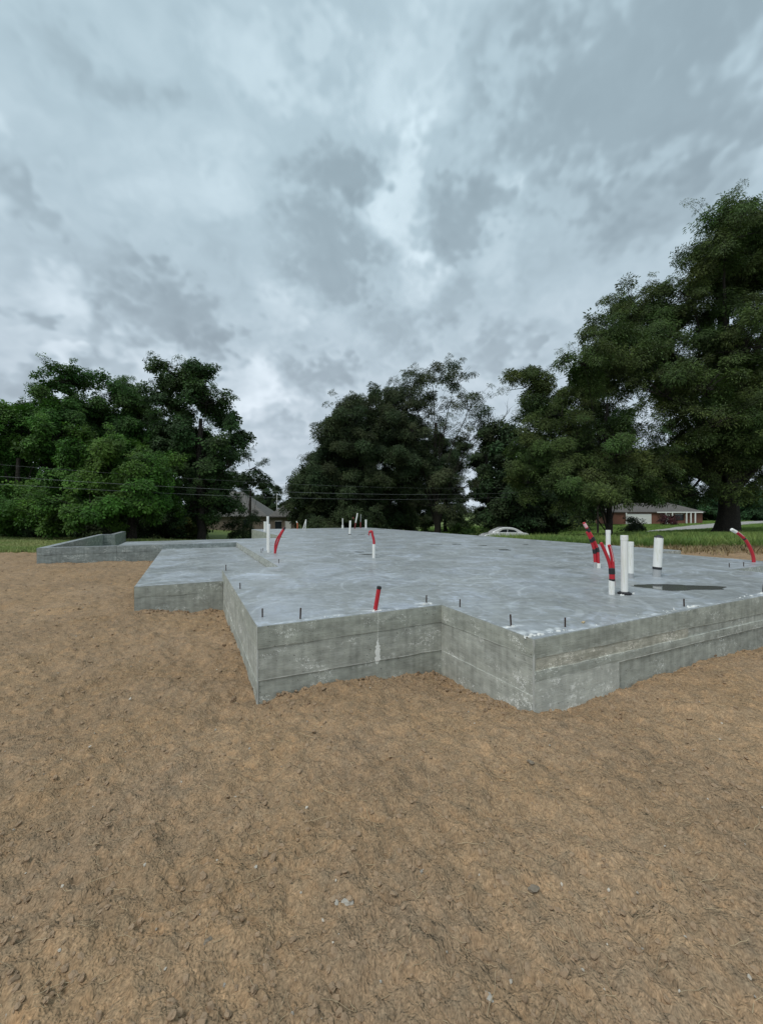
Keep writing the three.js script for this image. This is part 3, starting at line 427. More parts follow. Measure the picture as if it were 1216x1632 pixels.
{ // straw and dead rootlets
  const r = rng(91), variants = [0, 1, 2, 3].map(() => { const pts = []; let a = 0, x = 0, z = 0; for (let i = 0; i <= 5; i++) { pts.push(new THREE.Vector3(x, 0.004 * Math.sin(i * 1.3), z)); a += (r() - 0.5) * 0.9; x += Math.cos(a) * 0.2; z += Math.sin(a) * 0.2; } return new THREE.TubeGeometry(new THREE.CatmullRomCurve3(pts), 10, 0.012, 4); });
  const mat = std(0xffffff, 0.9);
  variants.forEach((g, vi) => {
    const n = 600, im = lit(new THREE.InstancedMesh(g, mat, n)), m = new THREE.Matrix4(), q = new THREE.Quaternion(), e = new THREE.Euler(), c = new THREE.Color();
    for (let k = 0; k < n; k++) {
      let x, z, t = 0; do { const d = 0.9 + 12 * Math.pow(r(), 1.6); x = (r() * 2 - 1) * (0.9 * d + 0.6); z = -d; } while (underSlab(x, z) && ++t < 50);
      const L = 0.03 + 0.10 * Math.pow(r(), 2), th = 0.08 + 0.03 * Math.hypot(x, z) * 0.35; e.set((r() - 0.5) * 0.4, r() * 6.28, (r() - 0.5) * 0.5); q.setFromEuler(e);
      m.compose(new THREE.Vector3(x, soilY(x, z) + 0.001, z), q, new THREE.Vector3(L, Math.min(0.13, th), Math.max(L * 0.5, th))); im.setMatrixAt(k, m);
      const w = r(); c.setRGB(mix(0.26, 0.46, w), mix(0.19, 0.36, w), mix(0.115, 0.22, w)); im.setColorAt(k, c);
    }
    im.name = numbered('straw_litter'); tag(im, ['dry tan straw bits lying on the brown soil', 'curled dead rootlets lying on the brown soil', 'bent brown stems lying on the brown soil', 'short pale straw lying on the brown soil'][vi], 'straw', null, 'stuff'); scene.add(im);
  });
}
{ // dried mortar crumbs along the rim of the deck
  const r = rng(733), g = lump(55, 0.45), n = 420, im = lit(new THREE.InstancedMesh(g, std(lin(0.66, 0.66, 0.63), 0.9), n)), m = new THREE.Matrix4(), q = new THREE.Quaternion(), e = new THREE.Euler();
  const heapsAt = [[0.06, 0.05, 0.10, 34], [0.09, 0.32, 0.05, 10], [0.35, 0.04, 0.12, 9], [-0.71, 1.31, 0.05, 26], [-0.12, 1.33, 0.07, 20], [-1.2, 1.30, 0.16, 7], [2.28, 0.04, 0.09, 34], [1.9, 0.03, 0.2, 8], [3.95, 0.04, 0.14, 36], [3.4, 0.04, 0.3, 9], [1.2, 0.03, 0.5, 7], [2.3, 0.72, 0.12, 8]];
  let k = 0; for (const [u, v, w, c] of heapsAt) for (let i = 0; i < c; i++) { const du = (r() - 0.5) * 2 * w, dv = Math.abs((r() + r() - 1) * w * 0.35), [x, z] = site(u + du, v + dv), s = 0.003 + 0.009 * Math.pow(r(), 3); e.set(r(), r() * 6, r()); q.setFromEuler(e); m.compose(new THREE.Vector3(x, TOP + s * 0.12, z), q, new THREE.Vector3(s * 1.5, s, s)); im.setMatrixAt(k++, m); }
  im.count = k; im.name = 'mortar_crumbs'; tag(im, 'white crumbs of dried mortar along the front rim of the slab', 'mortar', null, 'stuff'); scene.add(im);
}
{ // loose backfill crumbs along the foot of the walls
  const r = rng(811), n = 1100, im = lit(new THREE.InstancedMesh(lump(17), clodMat, n)), m = new THREE.Matrix4(), q = new THREE.Quaternion(), e = new THREE.Euler(), c = new THREE.Color();
  const runs = [[[-1.84, 4.8], [-1.84, 1.27], -1, 0], [[-1.84, 1.27], [0, 1.27], 0, -1], [[0, 1.27], [0, 0], -1, 0], [[0, 0], [6, 0], 0, -1], [[-3.1, 4.85], [-1.9, 4.85], 0, -1], [[-6.2, 12.1], [-3.2, 12.1], 0, -1]];
  for (let k = 0; k < n; k++) { const [a, b, du, dv] = runs[Math.floor(Math.pow(r(), 0.9) * runs.length)], t = r(), o = 0.012 + 0.30 * Math.pow(r(), 2.2), [x, z] = site(mix(a[0], b[0], t) + du * o, mix(a[1], b[1], t) + dv * o), s = 0.004 + 0.015 * Math.pow(r(), 3); e.set(r() * 3, r() * 6, r() * 3); q.setFromEuler(e); m.compose(new THREE.Vector3(x, soilY(x, z) + s * 0.2, z), q, new THREE.Vector3(s * 1.2, s, s)); im.setMatrixAt(k, m); const w = 0.85 + 0.3 * r(); im.setColorAt(k, c.setRGB(0.29 * w, 0.202 * w, 0.127 * w)); }
  im.name = 'backfill_clods'; tag(im, 'loose brown clods heaped along the foot of the concrete walls', 'soil', null, 'stuff'); scene.add(im);
}
// ---------------------------------------------------------------- grass
function tuft(n, seed, h, spread, lean, wd = 0.012) {
  const r = rng(seed), pos = [], idx = [];
  for (let k = 0; k < n; k++) {
    const a = r() * 6.28, d = spread * Math.sqrt(r()), x = Math.cos(a) * d, z = Math.sin(a) * d, b = r() * 6.28, H = h * (0.5 + 0.6 * r()), w = wd * (0.6 + 0.8 * r()), l = lean * (0.3 + r()) * H, o = pos.length / 3;
    const cx = Math.cos(b), cz = Math.sin(b), ox = -cz * w, oz = cx * w;
    pos.push(x - ox, 0, z - oz, x + ox, 0, z + oz, x + cx * l * 0.35 - ox * 0.8, H * 0.6, z + cz * l * 0.35 - oz * 0.8, x + cx * l * 0.35 + ox * 0.8, H * 0.6, z + cz * l * 0.35 + oz * 0.8, x + cx * l, H, z + cz * l);
    idx.push(o, o + 1, o + 2, o + 1, o + 3, o + 2, o + 2, o + 3, o + 4);
  }
  const g = new THREE.BufferGeometry(); g.setAttribute('position', new THREE.Float32BufferAttribute(pos, 3)); g.setIndex(idx); g.computeVertexNormals(); return g;
}
function meadow(name, label, geo, mat, n, seed, pick, tint, ok = () => true) {
  const r = rng(seed), m = new THREE.Matrix4(), q = new THREE.Quaternion(), e = new THREE.Euler(), c = new THREE.Color(), list = [];
  for (let k = 0; k < n; k++) { const [x, z, s] = pick(r); if (!ok(x, z, r)) continue; list.push([x, z, s]); }
  const im = lit(new THREE.InstancedMesh(geo, mat, list.length));
  list.forEach(([x, z, s], k) => { e.set((r() - 0.5) * 0.3, r() * 6.28, (r() - 0.5) * 0.3); q.setFromEuler(e); m.compose(new THREE.Vector3(x, Math.max(land(x, z) - 0.02, soilEdge(x, z) > -0.3 ? soilY(x, z) - 0.02 : -9), z), q, new THREE.Vector3(s, s * (0.7 + 0.6 * r()), s)); im.setMatrixAt(k, m); im.setColorAt(k, tint(r, c, x, z)); });
  im.name = numbered(name); tag(im, label, 'grass', null, 'stuff'); scene.add(im);
}
const bladeMat = new THREE.MeshPhysicalMaterial({ color: 0xffffff, roughness: 0.85, transmission: 0.25, thickness: 0 });
const onLawn = (x, z, r) => soilEdge(x, z) < -0.05 + 0.5 * (r() - 0.5) && !underSlab(x, z) && !(x > 29 && Math.abs(z + 46 + (x - 30) * 0.78) < 4.5 - 0.02 * x);
meadow('lawn_grass', 'pale green short grass along the lawn by the garage wall', tuft(16, 4, 0.15, 0.16, 0.6), bladeMat, 60000, 7, (r) => { const d = 14.5 + 17 * Math.pow(r(), 1.4); return [-(0.32 + 0.85 * r()) * d, -d, 0.8 + 0.5 * r()]; }, (r, c, x, z) => { const t = clamp(0.5 + 0.7 * fbm2(x * 0.3, z * 0.3, 2) + 0.3 * (r() - 0.5)); return c.setRGB(mix(0.19, 0.35, t), mix(0.28, 0.36, t), mix(0.06, 0.13, t)); }, onLawn);
meadow('lawn_grass', 'tall weedy green grass below the big oak tree', tuft(14, 9, 0.42, 0.2, 0.55), bladeMat, 60000, 8, (r) => { const d = 14.5 + 26 * Math.pow(r(), 1.3); const x = (0.28 + 0.85 * r()) * d; return [x, -d, (0.7 + 0.6 * r()) * (x < 15 && d > 21 ? 0.4 : mix(1, 0.32, sstep(22, 32, d)))]; }, (r, c, x, z) => { const t = clamp(0.45 + 0.7 * fbm2(x * 0.35, z * 0.35, 2) + 0.4 * (r() - 0.5)); return c.setRGB(mix(0.10, 0.26, t), mix(0.20, 0.32, t), mix(0.03, 0.07, t)); }, onLawn);
meadow('dry_grass', 'dry tan grass along the rim of the soil beside the slab', tuft(14, 15, 0.2, 0.25, 1.1), bladeMat, 16000, 18, (r) => { const d = 12 + 7 * r(); return [(0.42 + 0.7 * r()) * d, -d, 0.6 + 0.7 * r()]; }, (r, c) => { const t = r(); return c.setRGB(mix(0.20, 0.36, t), mix(0.15, 0.27, t), mix(0.07, 0.13, t)); }, (x, z, r) => soilEdge(x, z) < 3.2 * r() * r() && !underSlab(x, z));
meadow('lawn_grass', 'mown green grass on the far slope beside the lane', tuft(14, 12, 0.2, 0.5, 0.5, 0.03), bladeMat, 26000, 9, (r) => { const d = 38 + 60 * Math.pow(r(), 1.2); return [(0.1 + 1.0 * r()) * d, -d, 0.6 + 0.4 * r()]; }, (r, c, x, z) => { const t = clamp(0.5 + 0.6 * fbm2(x * 0.15, z * 0.15, 2)); return c.setRGB(mix(0.12, 0.20, t), mix(0.22, 0.30, t), mix(0.03, 0.06, t)); }, onLawn);

// ---------------------------------------------------------------- trees
const barkTex = tex(256, 512, (i, j) => { const u = i / 256, v = j / 512, a = Math.abs(tileNoise(u, v * 0.35, 26, 3)), b = tileNoise(u, v, 60, 2), k = 0.5 + 0.9 * a + 0.2 * b; return [78 * k, 70 * k, 61 * k]; });
const barkBump = tex(256, 512, (i, j) => { const u = i / 256, v = j / 512, k = 60 + 260 * Math.abs(tileNoise(u, v * 0.35, 26, 3)); return [k, k, k]; }, false);
const bark = std(0xffffff, 0.95, { map: barkTex, bumpMap: barkBump, bumpScale: 0.05 });
// tapered, slightly crooked limb
function limb(pts, r0, r1, seed = 0, n = 14, m = 9, flare = 0) {
  const c = new THREE.CatmullRomCurve3(pts.map((p) => new THREE.Vector3(...p))), fr = c.computeFrenetFrames(n, false), pos = [], uv = [], idx = [], len = c.getLength();
  for (let i = 0; i <= n; i++) {
    const t = i / n, p = c.getPointAt(t), r = mix(r0, r1, Math.pow(t, 0.8)) * (1 + flare * Math.exp(-t * len / 0.6));
    for (let k = 0; k <= m; k++) { const a = (k % m) / m * 6.2832, q = r * (1 + 0.10 * N2(a * 0.9 + seed * 3 + Math.cos(a), t * 5 + seed) + flare * 0.22 * Math.exp(-t * len / 0.7) * Math.cos(a * 5 + seed)), N = fr.normals[i], B = fr.binormals[i]; pos.push(p.x + q * (N.x * Math.cos(a) + B.x * Math.sin(a)), p.y + q * (N.y * Math.cos(a) + B.y * Math.sin(a)), p.z + q * (N.z * Math.cos(a) + B.z * Math.sin(a))); uv.push(k / m * Math.max(1, Math.round(r0 * 4)), t * len / 2.2); }
  }
  for (let i = 0; i < n; i++) for (let k = 0; k < m; k++) { const a = i * (m + 1) + k, b = a + m + 1; idx.push(a, b, a + 1, b, b + 1, a + 1); }
  const g = new THREE.BufferGeometry(); g.setAttribute('position', new THREE.Float32BufferAttribute(pos, 3)); g.setAttribute('uv', new THREE.Float32BufferAttribute(uv, 2)); g.setIndex(idx); g.computeVertexNormals(); return g;
}
function spray(n, seed, len, wid, rad, flat, droop) {
  const r = rng(seed), pos = [], idx = [], A = new THREE.Vector3(), B = new THREE.Vector3(), C = new THREE.Vector3();
  for (let k = 0; k < n; k++) {
    const a = r() * 6.28, d = rad * Math.sqrt(r()), x = Math.cos(a) * d, z = Math.sin(a) * d, y = (r() - 0.5) * rad * flat - droop * d * d / rad;
    A.set(Math.cos(a) + (r() - 0.5) * 1.4, (r() - 0.58) * 1.3 - droop * 0.4, Math.sin(a) + (r() - 0.5) * 1.4).normalize();
    B.set(r() - 0.5, r() * 0.8 + 0.3, r() - 0.5).cross(A).normalize(); C.crossVectors(A, B);
    const L = len * (0.65 + 0.7 * r()), w = wid * (0.7 + 0.6 * r()), o = pos.length / 3, f = 0.18 * L;
    pos.push(x, y, z, x + A.x * L * 0.45 + B.x * w, y + A.y * L * 0.45 + B.y * w + C.y * f * 0.4, z + A.z * L * 0.45 + B.z * w, x + A.x * L, y + A.y * L - f, z + A.z * L, x + A.x * L * 0.45 - B.x * w, y + A.y * L * 0.45 - B.y * w + C.y * f * 0.4, z + A.z * L * 0.45 - B.z * w);
    idx.push(o, o + 1, o + 2, o, o + 2, o + 3);
  }
  const g = new THREE.BufferGeometry(); g.setAttribute('position', new THREE.Float32BufferAttribute(pos, 3)); g.setIndex(idx); g.computeVertexNormals(); return g;
}
const SPRAY = { oak: spray(30, 1, 0.15, 0.036, 0.46, 0.6, 0.2), feather: spray(32, 2, 0.17, 0.03, 0.5, 0.5, 0.3), maple: spray(28, 3, 0.16, 0.055, 0.44, 0.65, 0.18), cedar: spray(32, 4, 0.25, 0.038, 0.55, 0.5, 0.25), shrub: spray(20, 5, 0.13, 0.04, 0.3, 0.8, 0.1), wood: spray(22, 6, 0.3, 0.09, 0.62, 0.55, 0.25) };
const leafMat = new THREE.MeshPhysicalMaterial({ color: 0xffffff, roughness: 0.8, transmission: 0.3, thickness: 0, specularIntensity: 0.5 });
function tree(name, label, category, pos, lobes, o) {
  const { seed = 1, trunk = 0.3, leaf = 'oak', dens = 90, hue = [0.045, 0.075, 0.022], gap = -0.15, size = 1, depth = 0.6, group = null, bare = 0, lean = [0, 0], fork = 0.12, fill = 1, droop = 0.15, shoots = 6, open = 0.28 } = o, r = rng(seed * 101 + 7);
  const t = thing(name, label, category, pos, 0, group), H = Math.max(...lobes.map((l) => l[1])), wide = Math.max(...lobes.map((l) => Math.abs(l[0]) + l[2]));
  const L = lobes.map(([x, y, rx, ry, z]) => [x, y, rx, ry, z ?? (r() * 2 - 1) * depth * Math.sqrt(Math.max(0.1, wide * wide - x * x)) * 0.75]);
  const trunkPts = [[0, -0.3, 0], [0.01 * H, 0.1 * H, 0], [lean[0] * 0.5 - 0.01 * H, 0.4 * H, lean[1] * 0.5], [lean[0], 0.72 * H, lean[1]]];
  part('trunk', limb(trunkPts, trunk, trunk * 0.42, seed, 26, 18, 0.55), bark, t);
  const tc = new THREE.CatmullRomCurve3(trunkPts.map((p) => new THREE.Vector3(...p)));
  const twigs = [];
  L.forEach(([x, y, rx, ry, z], k) => {
    const f = clamp((y / H) * 0.78 - 0.22 + 0.1 * r(), fork, 0.97), a = tc.getPoint(f), mx = mix(a.x, x, 0.5), mz = mix(a.z, z, 0.5), my = mix(a.y, y, 0.62) + (y > 0.5 * H ? 0 : 0.06 * H), rad = trunk * mix(0.34, 0.16, f) * clamp(rx / 2.2, 0.5, 1.2);
    part('limb', limb([[a.x, a.y, a.z], [mx + (r() - 0.5) * 0.4, my, mz + (r() - 0.5) * 0.4], [x, y - ry * 0.1, z], [x + (r() - 0.5) * rx * 0.6, y + ry * 0.6, z + (r() - 0.5) * rx]], rad, rad * 0.22, seed + k, 12, 7), bark, t);
    for (let q = 0; q < bare; q++) { const th = r() * 6.28, e = (r() - 0.35) * 2, d = [Math.cos(th) * rx * 0.95, clamp(e, -0.7, 1) * ry * 0.95, Math.sin(th) * rx * 0.95]; twigs.push(limb([[x + d[0] * 0.05, y - ry * 0.25, z + d[2] * 0.05], [x + d[0] * 0.5 + (r() - 0.5) * 0.3, y + d[1] * 0.4, z + d[2] * 0.5], [x + d[0], y + d[1], z + d[2]]], rad * 0.3, rad * 0.06, q, 5, 4)); }
  });
  const list = [], axis = new THREE.Vector3(), q = new THREE.Quaternion(), q2 = new THREE.Quaternion(), up = new THREE.Vector3(0, 1, 0), m = new THREE.Matrix4(), c = new THREE.Color();
  for (const [x, y, rx, ry, z] of L) {
    const subs = Math.round(clamp(10 + 2.4 * rx * rx, 12, 40) * fill);
    for (let j = 0; j < subs; j++) {
      let a, b, d, s; do { a = r() * 2 - 1; b = r() * 2 - 1; d = r() * 2 - 1; s = a * a + b * b + d * d; } while (s > 1 || s < 0.05);
      const w = mix(1, 1 / Math.sqrt(s), 0.55) * (0.72 + 0.42 * r()), cx = x + a * rx * w, cy = y + b * ry * w, cz = z + d * rx * w, sr = Math.min(rx, ry * 1.3) * (0.19 + 0.24 * r()), fl = 0.5 + 0.3 * r();
      if (cy < 0.3) continue;
      if (N3(cx * 0.4 + seed * 9, cy * 0.5, cz * 0.4) < gap) continue;
      const ln = Math.hypot(a, b, d) || 1, ext = sr * (0.6 + 1.4 * r()), tip = [cx + a / ln * ext, cy + (b / ln * 0.7 + 0.15 - droop) * ext, cz + d / ln * ext], root = [mix(x, cx, 0.25), mix(y, cy, 0.25) - 0.15 * ry, mix(z, cz, 0.25)];
      twigs.push(limb([root, [mix(x, cx, 0.6), mix(y, cy, 0.6) + 0.1, mix(z, cz, 0.6)], [cx, cy, cz], tip], 0.012 * trunk + 0.018, 0.007, j, 5, 4));
      const n = Math.ceil(dens * 0.5 * Math.pow(sr, 1.5) / Math.pow(size, 1.7));
      for (let k = 0; k < n; k++) {     // sprays along the bough, thinning to its tip
        const g = Math.pow(r(), 0.75), th = r() * 6.2832, ph = Math.acos(2 * r() - 1), rr = sr * (1.02 - 0.72 * g) * Math.pow(r(), 0.5), e = [Math.sin(ph) * Math.cos(th), Math.cos(ph), Math.sin(ph) * Math.sin(th)];
        const bx = g < 0.5 ? mix(mix(x, cx, 0.7), cx, g * 2) : mix(cx, tip[0], g * 2 - 1), by = g < 0.5 ? mix(mix(y, cy, 0.7), cy, g * 2) : mix(cy, tip[1], g * 2 - 1), bz = g < 0.5 ? mix(mix(z, cz, 0.7), cz, g * 2) : mix(cz, tip[2], g * 2 - 1);
        const Y = by + e[1] * rr * fl; if (Y < 0.2) continue;
        if (N3((bx + e[0] * rr) * 1.15 + seed * 5, Y * 1.5, (bz + e[2] * rr) * 0.5) < -open + 0.2 * (r() - 0.5)) continue;
        list.push([bx + e[0] * rr, Y, bz + e[2] * rr, e[0] * 0.5 + a, e[1], e[2] * 0.5 + d]);
      }
    }
  }
  for (const [x, y, rx, ry, z] of L) for (let j = 0; j < shoots; j++) {       // leafy shoots that break the outline
    const th = r() * 6.2832, up2 = r() * 1.1 - 0.15, l = Math.hypot(1, up2), d = [Math.cos(th) / l, up2 / l, Math.sin(th) / l], len = 0.55 + 0.55 * r(), p0 = [x + d[0] * rx * 0.8, y + d[1] * ry * 0.8, z + d[2] * rx * 0.8], p1 = [p0[0] + d[0] * len * rx * 0.5, p0[1] + d[1] * len * rx * 0.5 + 0.25, p0[2] + d[2] * len * rx * 0.5], p2 = [p1[0] + d[0] * len * rx * 0.35, p1[1] + (d[1] * 0.6 + 0.1 - droop) * len * rx * 0.4, p1[2] + d[2] * len * rx * 0.35];
    if (p2[1] < 1.2) continue;
    twigs.push(limb([[x, y - ry * 0.2, z], p0, p1, p2], 0.03, 0.006, j, 7, 4));
    const n = Math.ceil(9 * len / size);
    for (let k = 0; k < n; k++) { const g = r(), w = 0.16 + 0.14 * (1 - g), A = g < 0.5 ? p0 : p1, C = g < 0.5 ? p1 : p2, f = (g * 2) % 1; list.push([mix(A[0], C[0], f) + (r() - 0.5) * w, mix(A[1], C[1], f) + (r() - 0.5) * w, mix(A[2], C[2], f) + (r() - 0.5) * w, d[0], d[1], d[2], 0.55]); }
  }
  const tw = part('branchlets', mergeGeometries(twigs), bark, t); tw.userData.kind = 'stuff';
  const im = lit(new THREE.InstancedMesh(SPRAY[leaf], leafMat, list.length));
  list.forEach(([X, Y, Z, a, b, d, sm = 1], k) => {
    axis.set(a * 0.9 + (r() - 0.5) * 0.8, 0.75 + b * 0.5, d * 0.9 + (r() - 0.5) * 0.8).normalize(); q.setFromUnitVectors(up, axis); q2.setFromAxisAngle(up, r() * 6.28); q.multiply(q2);
    const s = size * sm * (0.55 + 0.8 * r()); m.compose(new THREE.Vector3(X, Y, Z), q, new THREE.Vector3(s, s, s)); im.setMatrixAt(k, m);
    const v = (0.55 + 0.9 * r()) * (1 + 0.22 * N3(X * 0.45, Y * 0.45, Z * 0.45 + seed)), y2 = 1 + 0.25 * N3(X * 0.3 + 50, Y * 0.3, Z * 0.3); im.setColorAt(k, c.setRGB(hue[0] * v * y2, hue[1] * v, hue[2] * v));
  });
  im.name = 'crown'; im.userData.kind = 'stuff'; t.add(im);
  return t;
}
function copyTree(src, label, x, z, s, turn, group) { const k = src.clone(); k.name = numbered(src.name.replace(/_\d\d\d$/, '')); k.position.set(x, land(x, z), z); k.scale.setScalar(s); k.rotation.y = turn; k.userData = { ...src.userData, label }; if (group) k.userData.group = group; scene.add(k); return k; }

const OLIVE = [0.068, 0.108, 0.023], DEEP = [0.036, 0.068, 0.020], LEAFY = [0.062, 0.150, 0.015], CEDAR = [0.050, 0.078, 0.027];
tree('oak_tree', 'huge spreading oak with thick dark trunk on the right lawn', 'tree', [26.01, 0, -30], [[2.14, 24.13, 2.0, 2.14], [0.48, 21.52, 2.14, 1.9], [2.85, 20.09, 3.8, 3.33], [-2.85, 20.33, 2.38, 1.9], [-0.71, 18.19, 3.33, 2.61], [-5.71, 18.9, 1.66, 1.43], [-6.89, 16.76, 1.81, 1.66], [-4.04, 15.34, 3.09, 2.38], [1.66, 14.86, 3.8, 3.33], [-1.66, 12.96, 2.85, 1.66], [-5.94, 12.49, 2.85, 2.14], [1.19, 9.63, 3.33, 2.38, 2], [-2.61, 7.97, 3.33, 1.9, 3], [-7.37, 9.63, 1.9, 1.43], [-3.57, 5.35, 3.33, 1.9, -3], [-7.37, 6.3, 2.14, 1.9], [-4.99, 5.0, 2.6, 0.9, -2], [-1.66, 5.4, 2.2, 1.1, -4], [6.42, 20.57, 4.28, 3.8], [6.89, 14.39, 4.75, 3.8], [5.94, 9.63, 4.28, 2.85], [10.7, 15.81, 4.28, 4.28], [5.23, 5.4, 2.85, 1.7, -3], [10.7, 9.16, 3.8, 2.85], [6.89, 25.32, 3.33, 2.85], [-9.27, 12.01, 2.14, 1.66], [-5.2, 9.8, 1.9, 1.1], [-5, 7.4, 1.9, 1.2], [-2.2, 6.2, 2.6, 1.3, 3], [-5.5, 5.6, 2.4, 1.2, 1], [-3.2, 4.9, 2.6, 0.9, 2], [2.4, 6.4, 2.6, 1.2, 2], [4.4, 5.6, 2.6, 1.1, 3], [-1.0, 7.2, 2.4, 1.2, -3], [-3.4, 17.6, 2.2, 1.5, 1], [-4.8, 17.4, 1.9, 1.3, -1], [-7.9, 14.2, 1.9, 1.4, 0], [-4.4, 3.0, 2.0, 0.55, 2], [-2.2, 3.1, 1.4, 0.5, 3], [-6.4, 3.1, 1.5, 0.55, 1]], { seed: 1, trunk: 0.72, leaf: 'feather', dens: 120, hue: OLIVE, gap: -0.52, open: 0.18, depth: 0.5, fork: 0.34, fill: 0.95, droop: 0.2 });
tree('leafy_tree', 'olive green tree with low hanging branches left of the big oak', 'tree', [14.83, 0, -26], [[-4.86, 10.61, 1.57, 1.24], [-2.88, 10.7, 1.48, 1.07], [-1.57, 12.26, 1.24, 1.24], [-0.12, 11.65, 1.85, 1.44], [-2.6, 8.55, 2.27, 1.65], [-0.33, 8.97, 2.27, 1.85], [-4.45, 6.91, 1.65, 1.44], [-2.39, 5.67, 2.47, 1.85], [-0.12, 5.67, 2.06, 2.06], [-4.86, 4.02, 1.44, 1.65], [-2.8, 2.9, 2.06, 1.44], [-0.4, 3.3, 1.7, 1.2], [1.4, 4.5, 1.4, 1.1], [1.32, 6.91, 1.65, 1.65]], { seed: 2, trunk: 0.2, leaf: 'feather', dens: 170, hue: OLIVE, gap: -0.5, size: 0.85, fill: 0.95, droop: 0.3 });
const cedarA = tree('cedar_tree', 'low dark cedar nearest the brown house', 'tree', [-8.56, -1.55, -50], [[-0.79, 6.66, 2.22, 1.58], [0.79, 7.85, 2.77, 2.38], [-1.58, 4.68, 1.98, 1.98], [1.58, 4.68, 3.57, 2.77], [0, 2, 3, 1.6]], { seed: 3, trunk: 0.25, leaf: 'cedar', dens: 95, hue: CEDAR, gap: -0.5 });
const cedarB = tree('cedar_tree', 'dense dark cedar with a stepped slanting crown behind the slab', 'tree', [-3.86, -1.75, -46], [[-0.73, 11.68, 2.55, 2.04], [0.36, 14.08, 2.55, 2.04], [-1.82, 9.13, 2.92, 2.55], [1.09, 9.13, 3.65, 3.28], [-0.36, 5.48, 4.01, 2.92], [2.55, 12.04, 2.92, 2.55], [-2.33, 13.14, 0.95, 0.73], [0, 2.2, 4, 1.8], [-3.4, 7.0, 2.2, 1.8]], { seed: 4, trunk: 0.3, leaf: 'cedar', dens: 95, hue: CEDAR, gap: -0.5 });
const cedarC = tree('cedar_tree', 'tall dark evergreen left of the tree with bare limbs', 'tree', [0.55, -1.8, -50], [[-1.19, 16.19, 2.77, 1.98], [1.58, 17.45, 2.38, 1.98], [0.4, 13.65, 3.96, 3.17], [1.98, 9.69, 3.57, 3.17], [-0.4, 5.73, 4.75, 3.17], [0, 2.2, 4.5, 1.8]], { seed: 5, trunk: 0.35, leaf: 'cedar', dens: 80, hue: CEDAR, gap: -0.45 });
tree('tall_tree', 'tall sparse tree with visible bare limbs and sky gaps behind the slab', 'tree', [6.62, -1.76, -48], [[-0.38, 20.05, 2.43, 1.67], [-3.04, 18.91, 2.13, 1.9], [2.28, 19.67, 2.28, 1.9], [-4.18, 16.24, 2.66, 1.9], [-0.38, 16.24, 3.42, 1.98], [3.8, 16.24, 2.28, 2.13], [5.86, 13.81, 1.9, 1.67], [0.38, 12.82, 2.66, 1.22], [-3.42, 13.35, 2.66, 1.37], [4.03, 12.59, 2.28, 1.22], [-0.38, 7.5, 3.8, 1.67], [3.04, 6.73, 2.28, 1.06], [-3.8, 9.02, 2.66, 1.9], [0.38, 4.45, 4.56, 1.67]], { seed: 6, trunk: 0.42, leaf: 'cedar', dens: 55, hue: [0.062, 0.084, 0.034], gap: -0.25, bare: 7, fill: 0.55, depth: 0.3, open: 0.1 });
const darkTree = tree('leafy_tree', 'rounded dark tree between the sparse tree and the olive tree', 'tree', [14.73, -1.6, -46], [[-0.73, 11.89, 2.19, 2.19], [0.73, 9.71, 2.92, 3.28], [-1.31, 7.16, 1.6, 2.55], [0.36, 5.33, 2.92, 2.55], [2.92, 5.33, 2.92, 2.55], [0.5, 2.4, 3.2, 1.5]], { seed: 7, trunk: 0.3, leaf: 'wood', dens: 80, hue: DEEP, gap: -0.45 });
tree('leafy_tree', 'bright green bushy tree at the far end of the left lawn', 'tree', [-24.73, -0.14, -27], [[-0.86, 7.68, 2.14, 1.93], [1.28, 7.26, 1.93, 1.71], [-3.0, 6.83, 2.57, 2.57], [-0.43, 5.12, 2.57, 2.14], [1.71, 4.69, 1.93, 1.93], [-1.28, 2.55, 3.0, 1.5], [1.28, 2.12, 2.14, 1.28]], { seed: 8, trunk: 0.25, leaf: 'maple', dens: 150, hue: LEAFY, gap: -0.4 });
const backTree = tree('leafy_tree', 'green tree with ragged top standing behind the rounded lawn tree', 'tree', [-23.23, -0.38, -32], [[-1.01, 12.08, 1.52, 0.91], [0.76, 12.33, 1.62, 1.12], [2.54, 11.31, 1.52, 1.27], [-1.52, 10.05, 2.03, 1.52], [1.27, 9.79, 2.54, 1.77], [3.55, 9.03, 1.77, 1.77], [-2.03, 8.02, 2.03, 1.52], [0.51, 7.0, 2.54, 1.52], [0, 4.6, 2.8, 1.6], [0, 2.4, 2.8, 1.4]], { seed: 9, trunk: 0.3, leaf: 'maple', dens: 130, hue: [0.046, 0.110, 0.015], gap: -0.8 });
tree('leafy_tree', 'rounded bright green tree directly behind the garage wall corner', 'tree', [-15.52, -0.11, -24.6], [[-1.33, 5.39, 2.09, 1.14], [-3.04, 4.33, 1.9, 1.52], [0.0, 3.95, 2.28, 1.52], [1.52, 3.57, 1.14, 1.52], [-3.42, 2.42, 1.71, 1.14], [-1.33, 2.2, 2.09, 1.14], [0.95, 2.4, 1.52, 0.99], [-3.99, 1.47, 1.33, 0.68]], { seed: 10, trunk: 0.26, leaf: 'maple', dens: 210, hue: [0.062, 0.145, 0.014], gap: -0.7, size: 0.9, depth: 0.4, fill: 1.2 });
